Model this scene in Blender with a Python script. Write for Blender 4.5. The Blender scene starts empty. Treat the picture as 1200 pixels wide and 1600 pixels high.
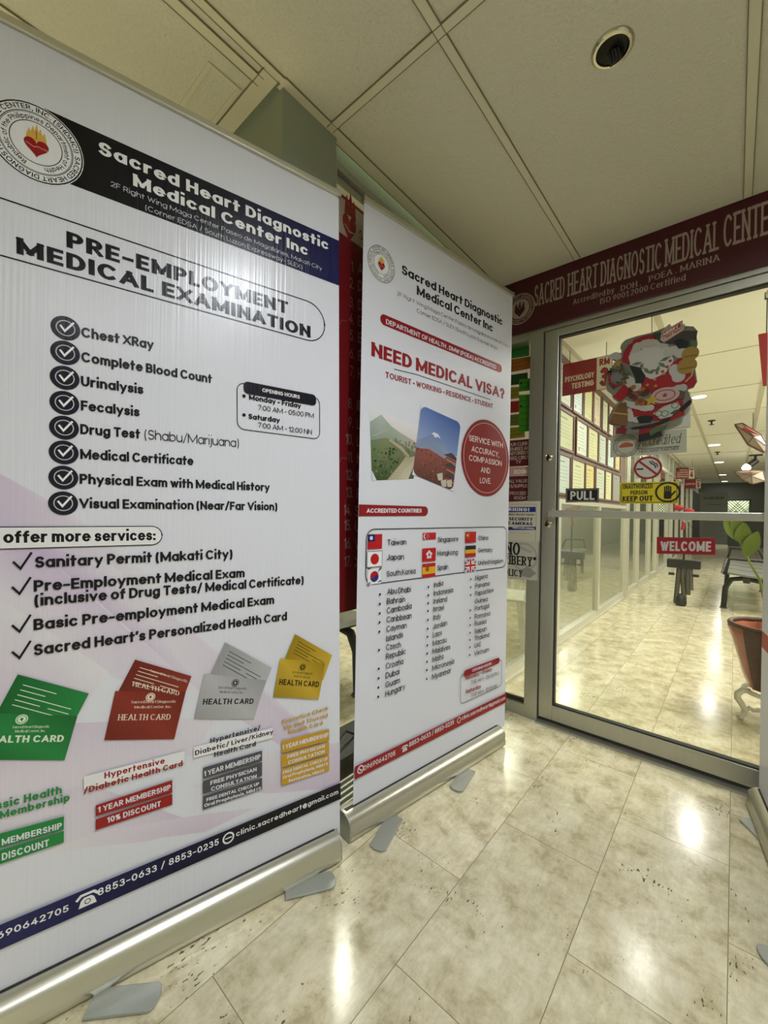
import bpy, math, random
from mathutils import Vector, Matrix
random.seed(7)
C = bpy.context.scene.collection
SC = bpy.context.scene
# ------------------------------------------------------------------ camera, light, exposure
CAM_H = 1.078
RM = ((0.758393, 0.651542, 0.018251), (0.01454, 0.011082, -0.999833), (-0.651635, 0.758532, -0.001069))  # right, down, forward
FPX = 638.41
cam_data = bpy.data.cameras.new('camera'); cam = bpy.data.objects.new('camera', cam_data); C.objects.link(cam)
cam_data.sensor_fit = 'HORIZONTAL'; cam_data.sensor_width = 36.0; cam_data.lens = FPX*36/1200
cam_data.clip_start = 0.02; cam_data.clip_end = 100
r_, d_, f_ = [Vector(v) for v in RM]
m_ = Matrix((r_, -d_, -f_)).transposed().to_4x4(); m_.translation = (0, 0, CAM_H); cam.matrix_world = m_
SC.camera = cam
SC.view_settings.view_transform = 'Standard'; SC.view_settings.look = 'None'
SC.view_settings.exposure = 0.0; SC.view_settings.gamma = 1.0; SC.view_settings.use_curve_mapping = False
world = bpy.data.worlds.new('world'); SC.world = world; world.use_nodes = True
world.node_tree.nodes['Background'].inputs[0].default_value = (0.86, 1.0, 0.62, 1)
world.node_tree.nodes['Background'].inputs[1].default_value = 1.6
W_NEUTRAL = (0.88, 0.93, 1.0); W_GREEN = (1.0, 0.99, 0.92); W_WARM = (1.0, 0.98, 0.97)
POWER_LOBBY_DOWNLIGHT = 24.0; POWER_LOBBY_SIDE = 9.0
POWER_LOBBY_PANEL = 10.0
POWER_LOBBY_LEFT = 76.0
POWER_CORRIDOR = 62.0
POWER_CLINIC = 50.0
def area_light(name, loc, power, col, sx, sy=None, shape='RECTANGLE', rot=(0, 0, 0), spread=180):
    l = bpy.data.lights.new(name, 'AREA'); l.energy = power; l.color = col; l.size = sx; l.shape = shape
    if sy: l.size_y = sy
    l.spread = math.radians(spread)
    o = bpy.data.objects.new(name, l); C.objects.link(o); o.location = loc; o.rotation_euler = rot
    return o
# ------------------------------------------------------------------ colours and materials
def lin(c):
    if isinstance(c, str): c = tuple(int(c[i:i+2], 16) for i in (0, 2, 4))
    return tuple((v/255/12.92 if v/255 <= .04045 else ((v/255+.055)/1.055)**2.4) for v in c)
def new_mat(name):
    m = bpy.data.materials.new(name); m.use_nodes = True
    return m, m.node_tree, m.node_tree.nodes['Principled BSDF']
def mat(name, c, rough=.5, metal=0., spec=.5, emit=0., noise=0., nscale=30., bump=0., stretch=None, coat=0.):
    m, nt, b = new_mat(name)
    col = (*lin(c), 1)
    b.inputs['Base Color'].default_value = col; b.inputs['Roughness'].default_value = rough
    b.inputs['Metallic'].default_value = metal; b.inputs['Specular IOR Level'].default_value = spec
    if coat: b.inputs['Coat Weight'].default_value = coat; b.inputs['Coat Roughness'].default_value = .08
    if emit: b.inputs['Emission Color'].default_value = col; b.inputs['Emission Strength'].default_value = emit
    if noise or bump:
        tc = nt.nodes.new('ShaderNodeTexCoord'); mp = nt.nodes.new('ShaderNodeMapping')
        nt.links.new(tc.outputs['Object'], mp.inputs[0])
        if stretch: mp.inputs['Scale'].default_value = stretch
        n = nt.nodes.new('ShaderNodeTexNoise'); n.inputs['Scale'].default_value = nscale; n.inputs['Detail'].default_value = 4
        nt.links.new(mp.outputs[0], n.inputs[0])
        if noise:
            mx = nt.nodes.new('ShaderNodeMix'); mx.data_type = 'RGBA'
            mx.inputs['A'].default_value = tuple(v*(1-noise) for v in col[:3])+(1,); mx.inputs['B'].default_value = tuple(min(1, v*(1+noise)) for v in col[:3])+(1,)
            nt.links.new(n.outputs[0], mx.inputs[0]); nt.links.new(mx.outputs['Result'], b.inputs['Base Color'])
        if bump:
            bp = nt.nodes.new('ShaderNodeBump'); bp.inputs['Strength'].default_value = bump; bp.inputs['Distance'].default_value = .004
            nt.links.new(n.outputs[0], bp.inputs['Height']); nt.links.new(bp.outputs[0], b.inputs['Normal'])
    return m
def print_mat(name, rough=.4, ribs=0., spec=.5):
    m, nt, b = new_mat(name)
    a = nt.nodes.new('ShaderNodeVertexColor'); a.layer_name = 'Col'
    nt.links.new(a.outputs[0], b.inputs['Base Color']); b.inputs['Roughness'].default_value = rough
    b.inputs['Specular IOR Level'].default_value = spec
    if ribs:   # the fine vertical ribs of roll-up banner film
        tc = nt.nodes.new('ShaderNodeTexCoord'); mp = nt.nodes.new('ShaderNodeMapping'); mp.inputs['Scale'].default_value = (150, 150, 1.2)
        n = nt.nodes.new('ShaderNodeTexNoise'); n.inputs['Scale'].default_value = 1.0; n.inputs['Detail'].default_value = 2
        bp = nt.nodes.new('ShaderNodeBump'); bp.inputs['Strength'].default_value = ribs; bp.inputs['Distance'].default_value = .002
        nt.links.new(tc.outputs['Object'], mp.inputs[0]); nt.links.new(mp.outputs[0], n.inputs[0])
        nt.links.new(n.outputs[0], bp.inputs['Height']); nt.links.new(bp.outputs[0], b.inputs['Normal'])
    return m
def glass_mat(name, tint=(246, 247, 243), refl=1.0):
    m = bpy.data.materials.new(name); m.use_nodes = True; nt = m.node_tree; nt.nodes.clear()
    o = nt.nodes.new('ShaderNodeOutputMaterial'); t = nt.nodes.new('ShaderNodeBsdfTransparent'); g = nt.nodes.new('ShaderNodeBsdfGlossy')
    t.inputs[0].default_value = (*lin(tint), 1); g.inputs['Roughness'].default_value = .01; g.inputs[0].default_value = (1, 1, 1, 1)
    fr = nt.nodes.new('ShaderNodeFresnel'); fr.inputs[0].default_value = 1.45
    mu = nt.nodes.new('ShaderNodeMath'); mu.operation = 'MULTIPLY'; mu.inputs[1].default_value = refl
    mx = nt.nodes.new('ShaderNodeMixShader')
    ge = nt.nodes.new('ShaderNodeNewGeometry'); m2 = nt.nodes.new('ShaderNodeMath'); m2.operation = 'SUBTRACT'; m2.inputs[0].default_value = 1   # one reflection per pane
    m3 = nt.nodes.new('ShaderNodeMath'); m3.operation = 'MULTIPLY'
    nt.links.new(ge.outputs['Backfacing'], m2.inputs[1]); nt.links.new(fr.outputs[0], mu.inputs[0]); nt.links.new(mu.outputs[0], m3.inputs[0]); nt.links.new(m2.outputs[0], m3.inputs[1]); nt.links.new(m3.outputs[0], mx.inputs[0]); nt.links.new(t.outputs[0], mx.inputs[1]); nt.links.new(g.outputs[0], mx.inputs[2])
    nt.links.new(mx.outputs[0], o.inputs[0])
    return m
def floor_mat():
    m, nt, b = new_mat('travertine_tiles'); N = nt.nodes.new; L = nt.links.new
    tc = N('ShaderNodeTexCoord'); sp = N('ShaderNodeSeparateXYZ'); L(tc.outputs['Object'], sp.inputs[0])
    ax = N('ShaderNodeMath'); ax.inputs[1].default_value = 60 - 1.069; ay = N('ShaderNodeMath'); ay.inputs[1].default_value = 30 - .0025
    L(sp.outputs['Y'], ax.inputs[0]); L(sp.outputs['X'], ay.inputs[0])
    cb = N('ShaderNodeCombineXYZ'); L(ax.outputs[0], cb.inputs[0]); L(ay.outputs[0], cb.inputs[1])
    br = N('ShaderNodeTexBrick'); L(cb.outputs[0], br.inputs['Vector'])
    br.inputs['Scale'].default_value = 1; br.inputs['Brick Width'].default_value = .6; br.inputs['Row Height'].default_value = .3
    br.inputs['Mortar Size'].default_value = .0011; br.inputs['Mortar Smooth'].default_value = .3; br.offset = .5
    br.inputs['Color1'].default_value = (0, 0, 0, 1); br.inputs['Color2'].default_value = (1, 1, 1, 1); br.inputs['Mortar'].default_value = (.5, .5, .5, 1)
    # per tile shift of the veining so each slab differs
    sc = N('ShaderNodeVectorMath'); sc.operation = 'SCALE'; sc.inputs['Scale'].default_value = 9
    L(br.outputs['Color'], sc.inputs[0])
    ad = N('ShaderNodeVectorMath'); ad.operation = 'ADD'; L(tc.outputs['Object'], ad.inputs[0]); L(sc.outputs[0], ad.inputs[1])
    n1 = N('ShaderNodeTexNoise'); n1.inputs['Scale'].default_value = 11; n1.inputs['Detail'].default_value = 9; n1.inputs['Roughness'].default_value = .7; n1.inputs['Distortion'].default_value = .25
    L(ad.outputs[0], n1.inputs['Vector'])
    cr = N('ShaderNodeValToRGB'); L(n1.outputs[0], cr.inputs[0])
    cr.color_ramp.elements[0].position = .36; cr.color_ramp.elements[0].color = (*lin('b2a785'), 1)
    cr.color_ramp.elements[1].position = .62; cr.color_ramp.elements[1].color = (*lin('dfd7ba'), 1)
    e = cr.color_ramp.elements.new(.48); e.color = (*lin('cdc3a2'), 1)
    tint = N('ShaderNodeMix'); tint.data_type = 'RGBA'; tint.blend_type = 'MULTIPLY'; tint.inputs[0].default_value = 1
    tr = N('ShaderNodeMapRange'); tr.inputs['To Min'].default_value = .9; tr.inputs['To Max'].default_value = 1.04
    L(br.outputs['Color'], tr.inputs[0]); L(cr.outputs[0], tint.inputs['A']); L(tr.outputs[0], tint.inputs['B'])
    ms = N('ShaderNodeMapping'); ms.inputs['Scale'].default_value = (70, 18, 1); ms.inputs['Rotation'].default_value = (0, 0, .45); L(ad.outputs[0], ms.inputs[0])
    ns = N('ShaderNodeTexNoise'); ns.inputs['Scale'].default_value = 1; ns.inputs['Detail'].default_value = 6; ns.inputs['Roughness'].default_value = .7; L(ms.outputs[0], ns.inputs['Vector'])
    mr = N('ShaderNodeMapRange'); mr.inputs['From Min'].default_value = .35; mr.inputs['From Max'].default_value = .62; mr.inputs['To Min'].default_value = .88; mr.inputs['To Max'].default_value = 1.03; L(ns.outputs[0], mr.inputs[0])
    t2 = N('ShaderNodeMix'); t2.data_type = 'RGBA'; t2.blend_type = 'MULTIPLY'; t2.inputs[0].default_value = 1; L(tint.outputs['Result'], t2.inputs['A']); L(mr.outputs[0], t2.inputs['B']); tint = t2
    # dark pits, short streaks gathered in some bands only
    mp = N('ShaderNodeMapping'); mp.inputs['Scale'].default_value = (170, 60, 1); mp.inputs['Rotation'].default_value = (0, 0, .5); L(ad.outputs[0], mp.inputs[0])
    n2 = N('ShaderNodeTexNoise'); n2.inputs['Scale'].default_value = 1; n2.inputs['Detail'].default_value = 3; L(mp.outputs[0], n2.inputs['Vector'])
    n3 = N('ShaderNodeTexNoise'); n3.inputs['Scale'].default_value = 6.5; n3.inputs['Detail'].default_value = 2; L(ad.outputs[0], n3.inputs['Vector'])
    m3 = N('ShaderNodeMapRange'); m3.inputs['From Min'].default_value = .5; m3.inputs['From Max'].default_value = .72; L(n3.outputs[0], m3.inputs[0])
    ml = N('ShaderNodeMath'); ml.operation = 'MULTIPLY'; L(m3.outputs[0], ml.inputs[0]); ml.inputs[1].default_value = .17
    sm = N('ShaderNodeMath'); L(n2.outputs[0], sm.inputs[0]); L(ml.outputs[0], sm.inputs[1])
    pr = N('ShaderNodeMapRange'); pr.inputs['From Min'].default_value = .745; pr.inputs['From Max'].default_value = .785; L(sm.outputs[0], pr.inputs[0])
    pit = N('ShaderNodeMix'); pit.data_type = 'RGBA'; L(pr.outputs[0], pit.inputs[0]); L(tint.outputs['Result'], pit.inputs['A']); pit.inputs['B'].default_value = (*lin('5a5038'), 1)
    gr = N('ShaderNodeMix'); gr.data_type = 'RGBA'; L(br.outputs['Fac'], gr.inputs[0]); L(pit.outputs['Result'], gr.inputs['A']); gr.inputs['B'].default_value = (*lin('7d7355'), 1)
    L(gr.outputs['Result'], b.inputs['Base Color'])
    b.inputs['Roughness'].default_value = .17; b.inputs['Specular IOR Level'].default_value = .55
    rr = N('ShaderNodeMapRange'); rr.inputs['To Min'].default_value = .10; rr.inputs['To Max'].default_value = .22; L(n1.outputs[0], rr.inputs[0]); L(rr.outputs[0], b.inputs['Roughness'])
    return m
M = dict(
    floor=floor_mat(),
    ceil=mat('ceiling_board', 'cfcbb7', .9, bump=1.0, nscale=115, noise=.06),
    ceil2=mat('corridor_ceiling_board', 'f2efe4', .85, bump=.15, nscale=60),
    tbar=mat('ceiling_tee_bar', 'cfcab0', .6),
    seam=mat('ceiling_seam', '7d775f', .9),
    wall=mat('painted_wall', 'c9c9b4', .8, bump=.1, nscale=90),
    column=mat('column_paint', '8d9281', .75, bump=.12, nscale=70),
    grey=mat('grey_wall', '9a9c92', .8),
    dgrey=mat('dark_wall', '55564f', .8),
    alu=mat('anodised_aluminium', 'b3b3a9', .36, metal=.75, noise=.06, nscale=6, stretch=(8, 8, .6)),
    alud=mat('aluminium_groove', '3d3a30', .5, metal=.5),
    steel=mat('brushed_cassette_aluminium', 'c6c4b6', .3, metal=.85),
    foot=mat('banner_foot_metal', 'a9aca6', .42, metal=.6),
    black=mat('black_plastic', '141414', .45),
    grey_tube=mat('dark_grey_tube', '55534c', .4, metal=.5),
    gasket=mat('rubber_gasket', '23221c', .6),
    film=print_mat('banner_film', .24, ribs=.35, spec=.27),
    film2=print_mat('banner_film_matte', .45, spec=.25),
    paper=print_mat('printed_paper', .6, spec=.3),
    vinyl=print_mat('sticker_vinyl', .42, spec=.4),
    glass=glass_mat('clear_glass'),
    glass_grey=glass_mat('tinted_partition_glass', (224, 227, 220), 1.4),
    lamp=mat('lamp_glow', 'fffdf2', .5, emit=5.0),
    lampbig=mat('panel_glow', 'fffdf2', .5, emit=3.0),
    white=mat('white_plastic', 'dcdacd', .45),
    chrome=mat('chrome_trim', 'c9c6b4', .15, metal=1),
    housing=mat('dark_reflector', '2a2a27', .25, metal=.8),
    cord=mat('cord', '2c2a24', .7),
    gold=mat('gold_foil', 'a9903c', .35, metal=.6),
    red=mat('red_cloth', '9c1822', .7),
    frame=mat('mahogany_frame', '5b3328', .45),
)
# ------------------------------------------------------------------ measuring: a photo pixel onto a plane of the place
ORIGIN = Vector((0, 0, CAM_H))
def ray(x, y):
    a, b = (x-600)/FPX, (y-800)/FPX
    return r_*a + d_*b + f_
def on_plane(x, y, P, n):
    d = ray(x, y); return ORIGIN + d*((Vector(P)-ORIGIN).dot(n)/d.dot(n))
def gp(x, y, z=0.): return on_plane(x, y, (0, 0, z), Vector((0, 0, 1)))
def onX(x, y, X): return on_plane(x, y, (X, 0, 0), Vector((1, 0, 0)))
def onY(x, y, Y): return on_plane(x, y, (0, Y, 0), Vector((0, 1, 0)))
# ------------------------------------------------------------------ objects
def tag(o, label=None, cat=None, group=None, kind=None):
    if label: o['label'] = label
    if cat: o['category'] = cat
    if group: o['group'] = group
    if kind: o['kind'] = kind
    return o
def empty(name, loc=(0, 0, 0), rz=0., label=None, cat=None, group=None, kind=None):
    o = bpy.data.objects.new(name, None); C.objects.link(o); o.location = loc; o.rotation_euler = (0, 0, rz); o.empty_display_size = .05
    return tag(o, label, cat, group, kind)
def world_loc(o):
    v = Vector((0, 0, 0))
    while o: v += Vector(o.location); o = o.parent
    return v
def copy_tree(o, parent=None):
    c = o.copy(); C.objects.link(c); c.parent = parent
    for ch in o.children: copy_tree(ch, c)
    return c
class MB:
    """Collects shapes and links them as one mesh object."""
    def __init__(s): s.v = []; s.f = []
    def add(s, v, f):
        n = len(s.v); s.v += [tuple(p) for p in v]; s.f += [tuple(i+n for i in q) for q in f]; return s
    def box(s, x0, x1, y0, y1, z0, z1): return s.obox(((x0+x1)/2, (y0+y1)/2, (z0+z1)/2), (1, 0, 0), (0, 1, 0), (0, 0, 1), abs(x1-x0)/2, abs(y1-y0)/2, abs(z1-z0)/2)
    def obox(s, c, a, b, n, ha, hb, hn, bev=0.):
        c, a, b, n = map(Vector, (c, a, b, n))
        v = [c+a*ha*i+b*hb*j+n*hn*k for k in (-1, 1) for j in (-1, 1) for i in (-1, 1)]
        return s.add(v, [(0, 2, 3, 1), (4, 5, 7, 6), (0, 1, 5, 4), (2, 6, 7, 3), (0, 4, 6, 2), (1, 3, 7, 5)])
    def prism(s, pts, O, a, b, n, t0, t1):
        """outline pts (u,v) in the frame O,a,b pushed from t0 to t1 along n"""
        O, a, b, n = map(Vector, (O, a, b, n)); k = len(pts)
        v = [O+a*p[0]+b*p[1]+n*t for t in (t0, t1) for p in pts]
        return s.add(v, [tuple(range(k-1, -1, -1)), tuple(range(k, 2*k))]+[(i, (i+1) % k, k+(i+1) % k, k+i) for i in range(k)])
    def tube(s, pts, r, n=10, caps=True):
        pts = [Vector(p) for p in pts]; rs = r if isinstance(r, (list, tuple)) else [r]*len(pts); V = []
        prev = None
        for i, p in enumerate(pts):
            t = (pts[min(i+1, len(pts)-1)]-pts[max(i-1, 0)]).normalized()
            if prev is None:
                a = t.orthogonal().normalized()
            else:
                a = (prev - t*prev.dot(t)).normalized()
            prev = a; b = t.cross(a)
            V += [p+(a*math.cos(2*math.pi*k/n)+b*math.sin(2*math.pi*k/n))*rs[i] for k in range(n)]
        F = [(i*n+k, i*n+(k+1) % n, (i+1)*n+(k+1) % n, (i+1)*n+k) for i in range(len(pts)-1) for k in range(n)]
        if caps: F += [tuple(range(n-1, -1, -1)), tuple(range((len(pts)-1)*n, len(pts)*n))]
        return s.add(V, F)
    def lathe(s, prof, c=(0, 0, 0), n=28, axis='z'):
        c = Vector(c); V = []
        for r, z in prof:
            for k in range(n):
                a = 2*math.pi*k/n; x, y = r*math.cos(a), r*math.sin(a)
                V.append(c+Vector((x, y, z) if axis == 'z' else (x, z, y) if axis == 'y' else (z, x, y)))
        F = [(i*n+k, i*n+(k+1) % n, (i+1)*n+(k+1) % n, (i+1)*n+k) for i in range(len(prof)-1) for k in range(n)]
        return s.add(V, F)
    def ball(s, c, r, n=12, sq=(1, 1, 1)):
        k = n//2; prof = [(max(1e-4, r*math.sin(math.pi*i/k)), -r*math.cos(math.pi*i/k)) for i in range(k+1)]
        m = MB().lathe(prof, n=n); return s.add([Vector((p[0]*sq[0], p[1]*sq[1], p[2]*sq[2]))+Vector(c) for p in m.v], m.f)
    def build(s, name, m, parent=None, smooth=False, bevel=0., local=False):
        off = Vector((0, 0, 0)) if (parent is None or local) else world_loc(parent)
        me = bpy.data.meshes.new(name); me.from_pydata([tuple(Vector(p)-off) for p in s.v], [], s.f); me.validate(); me.update()
        me.materials.append(m if not isinstance(m, str) else M[m])
        o = bpy.data.objects.new(name, me); C.objects.link(o)
        if parent: o.parent = parent
        if smooth:
            for p in me.polygons: p.use_smooth = True
            try: me.set_sharp_from_angle(angle=math.radians(40))
            except Exception: pass
        if bevel:
            b = o.modifiers.new('bevel', 'BEVEL'); b.width = bevel; b.segments = 2; b.limit_method = 'ANGLE'
        return o
def struct(name, mb, m, **k):
    o = mb.build(name, m, **k); o['kind'] = 'structure'; return o
# ------------------------------------------------------------------ lettering: strokes on a geometric skeleton
XH = .75
def G(w, s): return (w, s)
GL = {
'A': G(.86, '0,0 .5,1;1,0 .5,1;.2,.3 .8,.3'), 'B': G(.66, '0,0 0,1;0,1 .5,1 @.5,.76,.42,.24,90,-90 0,.52;0,.52 .52,.52 @.52,.26,.48,.26,90,-90 0,0'),
'C': G(.86, '@.52,.5,.52,.5,48,312'), 'D': G(.76, '0,0 0,1;0,1 .4,1 @.4,.5,.6,.5,90,-90 0,0'), 'E': G(.55, '0,0 0,1;0,1 1,1;0,.5 .9,.5;0,0 1,0'),
'F': G(.53, '0,0 0,1;0,1 1,1;0,.5 .88,.5'), 'G': G(.9, '@.5,.5,.5,.5,48,350 1,.48 .56,.48'), 'H': G(.74, '0,0 0,1;1,0 1,1;0,.5 1,.5'), 'I': G(0, '0,0 0,1'),
'J': G(.5, '1,1 1,.3 @.5,.3,.5,.3,0,-165'), 'K': G(.68, '0,0 0,1;0,.38 .92,1;.32,.58 1,0'), 'L': G(.5, '0,0 0,1;0,0 1,0'),
'M': G(1.06, '0,0 0,1;0,1 .5,.1;.5,.1 1,1;1,1 1,0'), 'N': G(.76, '0,0 0,1;0,1 1,0;1,0 1,1'), 'O': G(.94, '@.5,.5,.5,.5,0,360'),
'P': G(.63, '0,0 0,1;0,1 .5,1 @.5,.73,.5,.27,90,-90 0,.46'), 'Q': G(.94, '@.5,.5,.5,.5,0,360;.6,.3 1,-.02'), 'R': G(.66, '0,0 0,1;0,1 .5,1 @.5,.74,.46,.26,90,-90 0,.48;.5,.48 1,0'),
'S': G(.6, '@.5,.745,.46,.255,28,270 @.5,.255,.5,.255,90,-152'), 'T': G(.66, '0,1 1,1;.5,0 .5,1'), 'U': G(.72, '0,1 0,.4 @.5,.4,.5,.4,180,360 1,1'),
'V': G(.84, '0,1 .5,0;.5,0 1,1'), 'W': G(1.2, '0,1 .27,0;.27,0 .5,.9;.5,.9 .73,0;.73,0 1,1'), 'X': G(.78, '0,0 1,1;0,1 1,0'), 'Y': G(.76, '0,1 .5,.45;1,1 .5,.45;.5,.45 .5,0'),
'Z': G(.64, '0,1 1,1;1,1 0,0;0,0 1,0'),
'a': G(.66, '@.5,.375,.5,.375,0,360;1,0 1,.75'), 'b': G(.66, '0,0 0,1.03;@.5,.375,.5,.375,0,360'), 'c': G(.6, '@.52,.375,.52,.375,45,315'),
'd': G(.66, '1,0 1,1.03;@.5,.375,.5,.375,0,360'), 'e': G(.64, '.03,.4 1,.4 @.5,.375,.5,.375,4,315'), 'f': G(.34, '.35,0 .35,.76 @.95,.76,.6,.26,180,92;0,.72 1,.72'),
'g': G(.66, '@.5,.375,.5,.375,0,360;1,.75 1,0 @.5,-.02,.5,.26,0,-150'), 'h': G(.6, '0,0 0,1.03;0,.4 @.5,.4,.5,.35,180,0 1,0'), 'i': G(0, '0,0 0,.74;0,1.12 0,1.13'),
'j': G(.12, '1,.75 1,-.05 @-.4,-.05,1.4,.23,0,-90;1,1.12 1,1.13'), 'k': G(.58, '0,0 0,1.03;0,.28 .9,.75;.35,.45 1,0'), 'l': G(0, '0,0 0,1.03'),
'm': G(1.0, '0,0 0,.75;0,.45 @.25,.45,.25,.3,180,0 .5,0;.5,.45 @.75,.45,.25,.3,180,0 1,0'), 'n': G(.6, '0,0 0,.75;0,.4 @.5,.4,.5,.35,180,0 1,0'), 'o': G(.68, '@.5,.375,.5,.375,0,360'),
'p': G(.66, '0,.75 0,-.28;@.5,.375,.5,.375,0,360'), 'q': G(.66, '1,.75 1,-.28;@.5,.375,.5,.375,0,360'), 'r': G(.34, '0,0 0,.75;0,.38 @1.,.38,1.,.37,180,92'),
's': G(.48, '@.5,.56,.46,.19,25,270 @.5,.187,.5,.187,90,-155'), 't': G(.36, '.4,1.0 .4,0;0,.73 1,.73'), 'u': G(.6, '0,.75 0,.35 @.5,.35,.5,.35,180,360 1,.75;1,.75 1,0'),
'v': G(.62, '0,.75 .5,0;.5,0 1,.75'), 'w': G(.92, '0,.75 .26,0;.26,0 .5,.7;.5,.7 .74,0;.74,0 1,.75'), 'x': G(.58, '0,0 1,.75;0,.75 1,0'), 'y': G(.62, '0,.75 .52,0;1,.75 .28,-.28'),
'z': G(.52, '0,.75 1,.75;1,.75 0,0;0,0 1,0'),
'0': G(.64, '@.5,.5,.5,.5,0,360'), '1': G(.26, '1,0 1,1;1,1 0,.8'), '2': G(.58, '@.5,.7,.47,.3,160,-20 @.5,.7,.47,.3,-20,-40 0,0;0,0 1,0'),
'3': G(.58, '@.48,.76,.44,.24,150,-90;@.48,.26,.52,.26,90,-150'), '4': G(.66, '.7,1 0,.26;0,.26 1,.26;.72,0 .72,.6'), '5': G(.58, '.92,1 .16,1;.16,1 .08,.52;.08,.52 @.48,.31,.52,.31,110,-150'),
'6': G(.6, '@.5,.32,.5,.32,0,360;.72,1 .06,.44'), '7': G(.56, '0,1 1,1;1,1 .3,0'), '8': G(.6, '@.5,.76,.43,.24,0,360;@.5,.26,.5,.26,0,360'), '9': G(.6, '@.5,.68,.5,.32,0,360;.28,0 .94,.56'),
'.': G(0, '0,0 0,.03'), ',': G(.05, '1,.04 0,-.16'), ':': G(0, '0,.02 0,.04;0,.55 0,.57'), '-': G(.38, '0,.4 1,.4'), '/': G(.42, '0,-.1 1,1.08'),
'(': G(.2, '@1.,.42,1.,.68,120,240'), ')': G(.2, '@0.,.42,1.,.68,60,-60'), "'": G(.04, '1,1.02 0,.8'), '"': G(.24, '0,1.02 0,.8;1,1.02 1,.8'), '?': G(.52, '@.5,.72,.46,.28,165,-60 .5,.34 .5,.28;.5,.0 .5,.03'),
'@': G(.9, '@.5,.38,.5,.5,20,340;@.5,.38,.22,.24,0,360;.74,.6 .74,.2'), '!': G(0, '0,.3 0,1;0,0 0,.03'), '%': G(.8, '@.2,.76,.2,.22,0,360;@.8,.24,.2,.22,0,360;.8,1 .2,0'),
'*': G(.14, '@.5,.4,.5,.09,0,360'), '&': G(.7, '@.42,.76,.24,.24,0,360;@.4,.26,.4,.26,60,330;.3,.6 1,0'),
'+': G(.4, '0,.45 1,.45;.5,.2 .5,.7'),
}
def path(tok, step=14):
    out = []
    for t in tok.split():
        if t[0] == '@':
            cx, cy, rx, ry, a0, a1 = map(float, t[1:].split(','))
            n = max(4, int(abs(a1-a0)/step))
            out += [(cx+rx*math.cos(math.radians(a0+(a1-a0)*i/n)), cy+ry*math.sin(math.radians(a0+(a1-a0)*i/n))) for i in range(n+1)]
        else: out.append(tuple(map(float, t.split(','))))
    res = [out[0]]
    for p in out[1:]:
        if abs(p[0]-res[-1][0])+abs(p[1]-res[-1][1]) > 1e-4: res.append(p)
    return res
def ribbon(pts, wx, wy, cap=True, lo=-9, hi=9):
    """quads along a polyline, pen half sizes wx, wy"""
    P = [Vector((a, b)) for a, b in pts]; n = len(P); closed = n > 3 and (P[0]-P[-1]).length < 1e-3
    if closed: P = P[:-1]; n -= 1
    if not closed and cap and n > 1:
        a = (P[0]-P[1]).normalized(); b = (P[-1]-P[-2]).normalized()
        P[0] = P[0]+Vector((a[0]*wx, a[1]*wy)); P[-1] = P[-1]+Vector((b[0]*wx, b[1]*wy))
    L, R = [], []
    for i in range(n):
        p0 = P[i-1] if (i > 0 or closed) else None; p1 = P[(i+1) % n] if (i < n-1 or closed) else None
        d0 = (P[i]-p0).normalized() if p0 is not None else None; d1 = (p1-P[i]).normalized() if p1 is not None else None
        if d0 is None: d0 = d1
        if d1 is None: d1 = d0
        n0 = Vector((-d0[1], d0[0])); n1 = Vector((-d1[1], d1[0])); mm = n0+n1
        mm = n0 if mm.length < 1e-3 else mm.normalized(); k = 1/max(.55, mm.dot(n0)); o = Vector((mm[0]*wx*k, mm[1]*wy*k))
        for arr, q in ((L, P[i]+o), (R, P[i]-o)): arr.append((q[0], min(hi, max(lo, q[1]))))
    rng = range(n if closed else n-1)
    return [(R[i], R[(i+1) % n], L[(i+1) % n], L[i]) for i in rng]
CACHE = {}
def glyph(ch, w, serif=False, wy=None):
    """list of quads with cap height 1, and the advance width"""
    key = (ch, w, serif)
    if key in CACHE: return CACHE[key]
    wd, data = GL.get(ch, GL['*']); wy_ = w*.42 if serif else w*(.94-max(0, w-.13)*1.7)
    W = wd*(1-.9*max(0, w-.1))+w; Q = []
    def ym(y):
        h = wy_/2
        K = [(-.28, -.28+h), (0, h), (XH, XH-h), (1.02, 1.02-h)] if ch.islower() else [(-.28, -.28+h), (0, h), (1, 1-h), (1.2, 1.2-h)]
        for (a, b), (c, d) in zip(K, K[1:]):
            if y <= c or c == K[-1][0]: return b+(y-a)*(d-b)/(c-a)
    for s in data.split(';'):
        p = [(w/2+x*(W-w), ym(y)) for x, y in path(s)]
        ys = [q[1] for q in p]; lo, hi = min(ys)-wy_/2, max(ys)+wy_/2
        Q += ribbon(p, w/2, wy_/2, True, lo, hi)
        if serif and len(p) == 2 and abs(p[0][0]-p[1][0]) < .45*abs(p[0][1]-p[1][1])+.01 and ch.isalnum():
            for q in p:
                b = .0 if q[1] < .4 else (1.-wy_ if not ch.islower() or q[1] > .85 else XH-wy_)
                Q.append(((q[0]-w*.95, b), (q[0]+w*.95, b), (q[0]+w*.95, b+wy_*.9), (q[0]-w*.95, b+wy_*.9)))
    CACHE[key] = (Q, W); return CACHE[key]
def layout(s, w, sp, serif=False):
    x = 0; out = []
    for ch in s:
        if ch == ' ': x += .3+sp; continue
        Q, W = glyph(ch, w, serif); out.append((x, Q)); x += W+.085+sp+(.06 if serif else 0)
    return out, x-(.085+sp)
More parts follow.
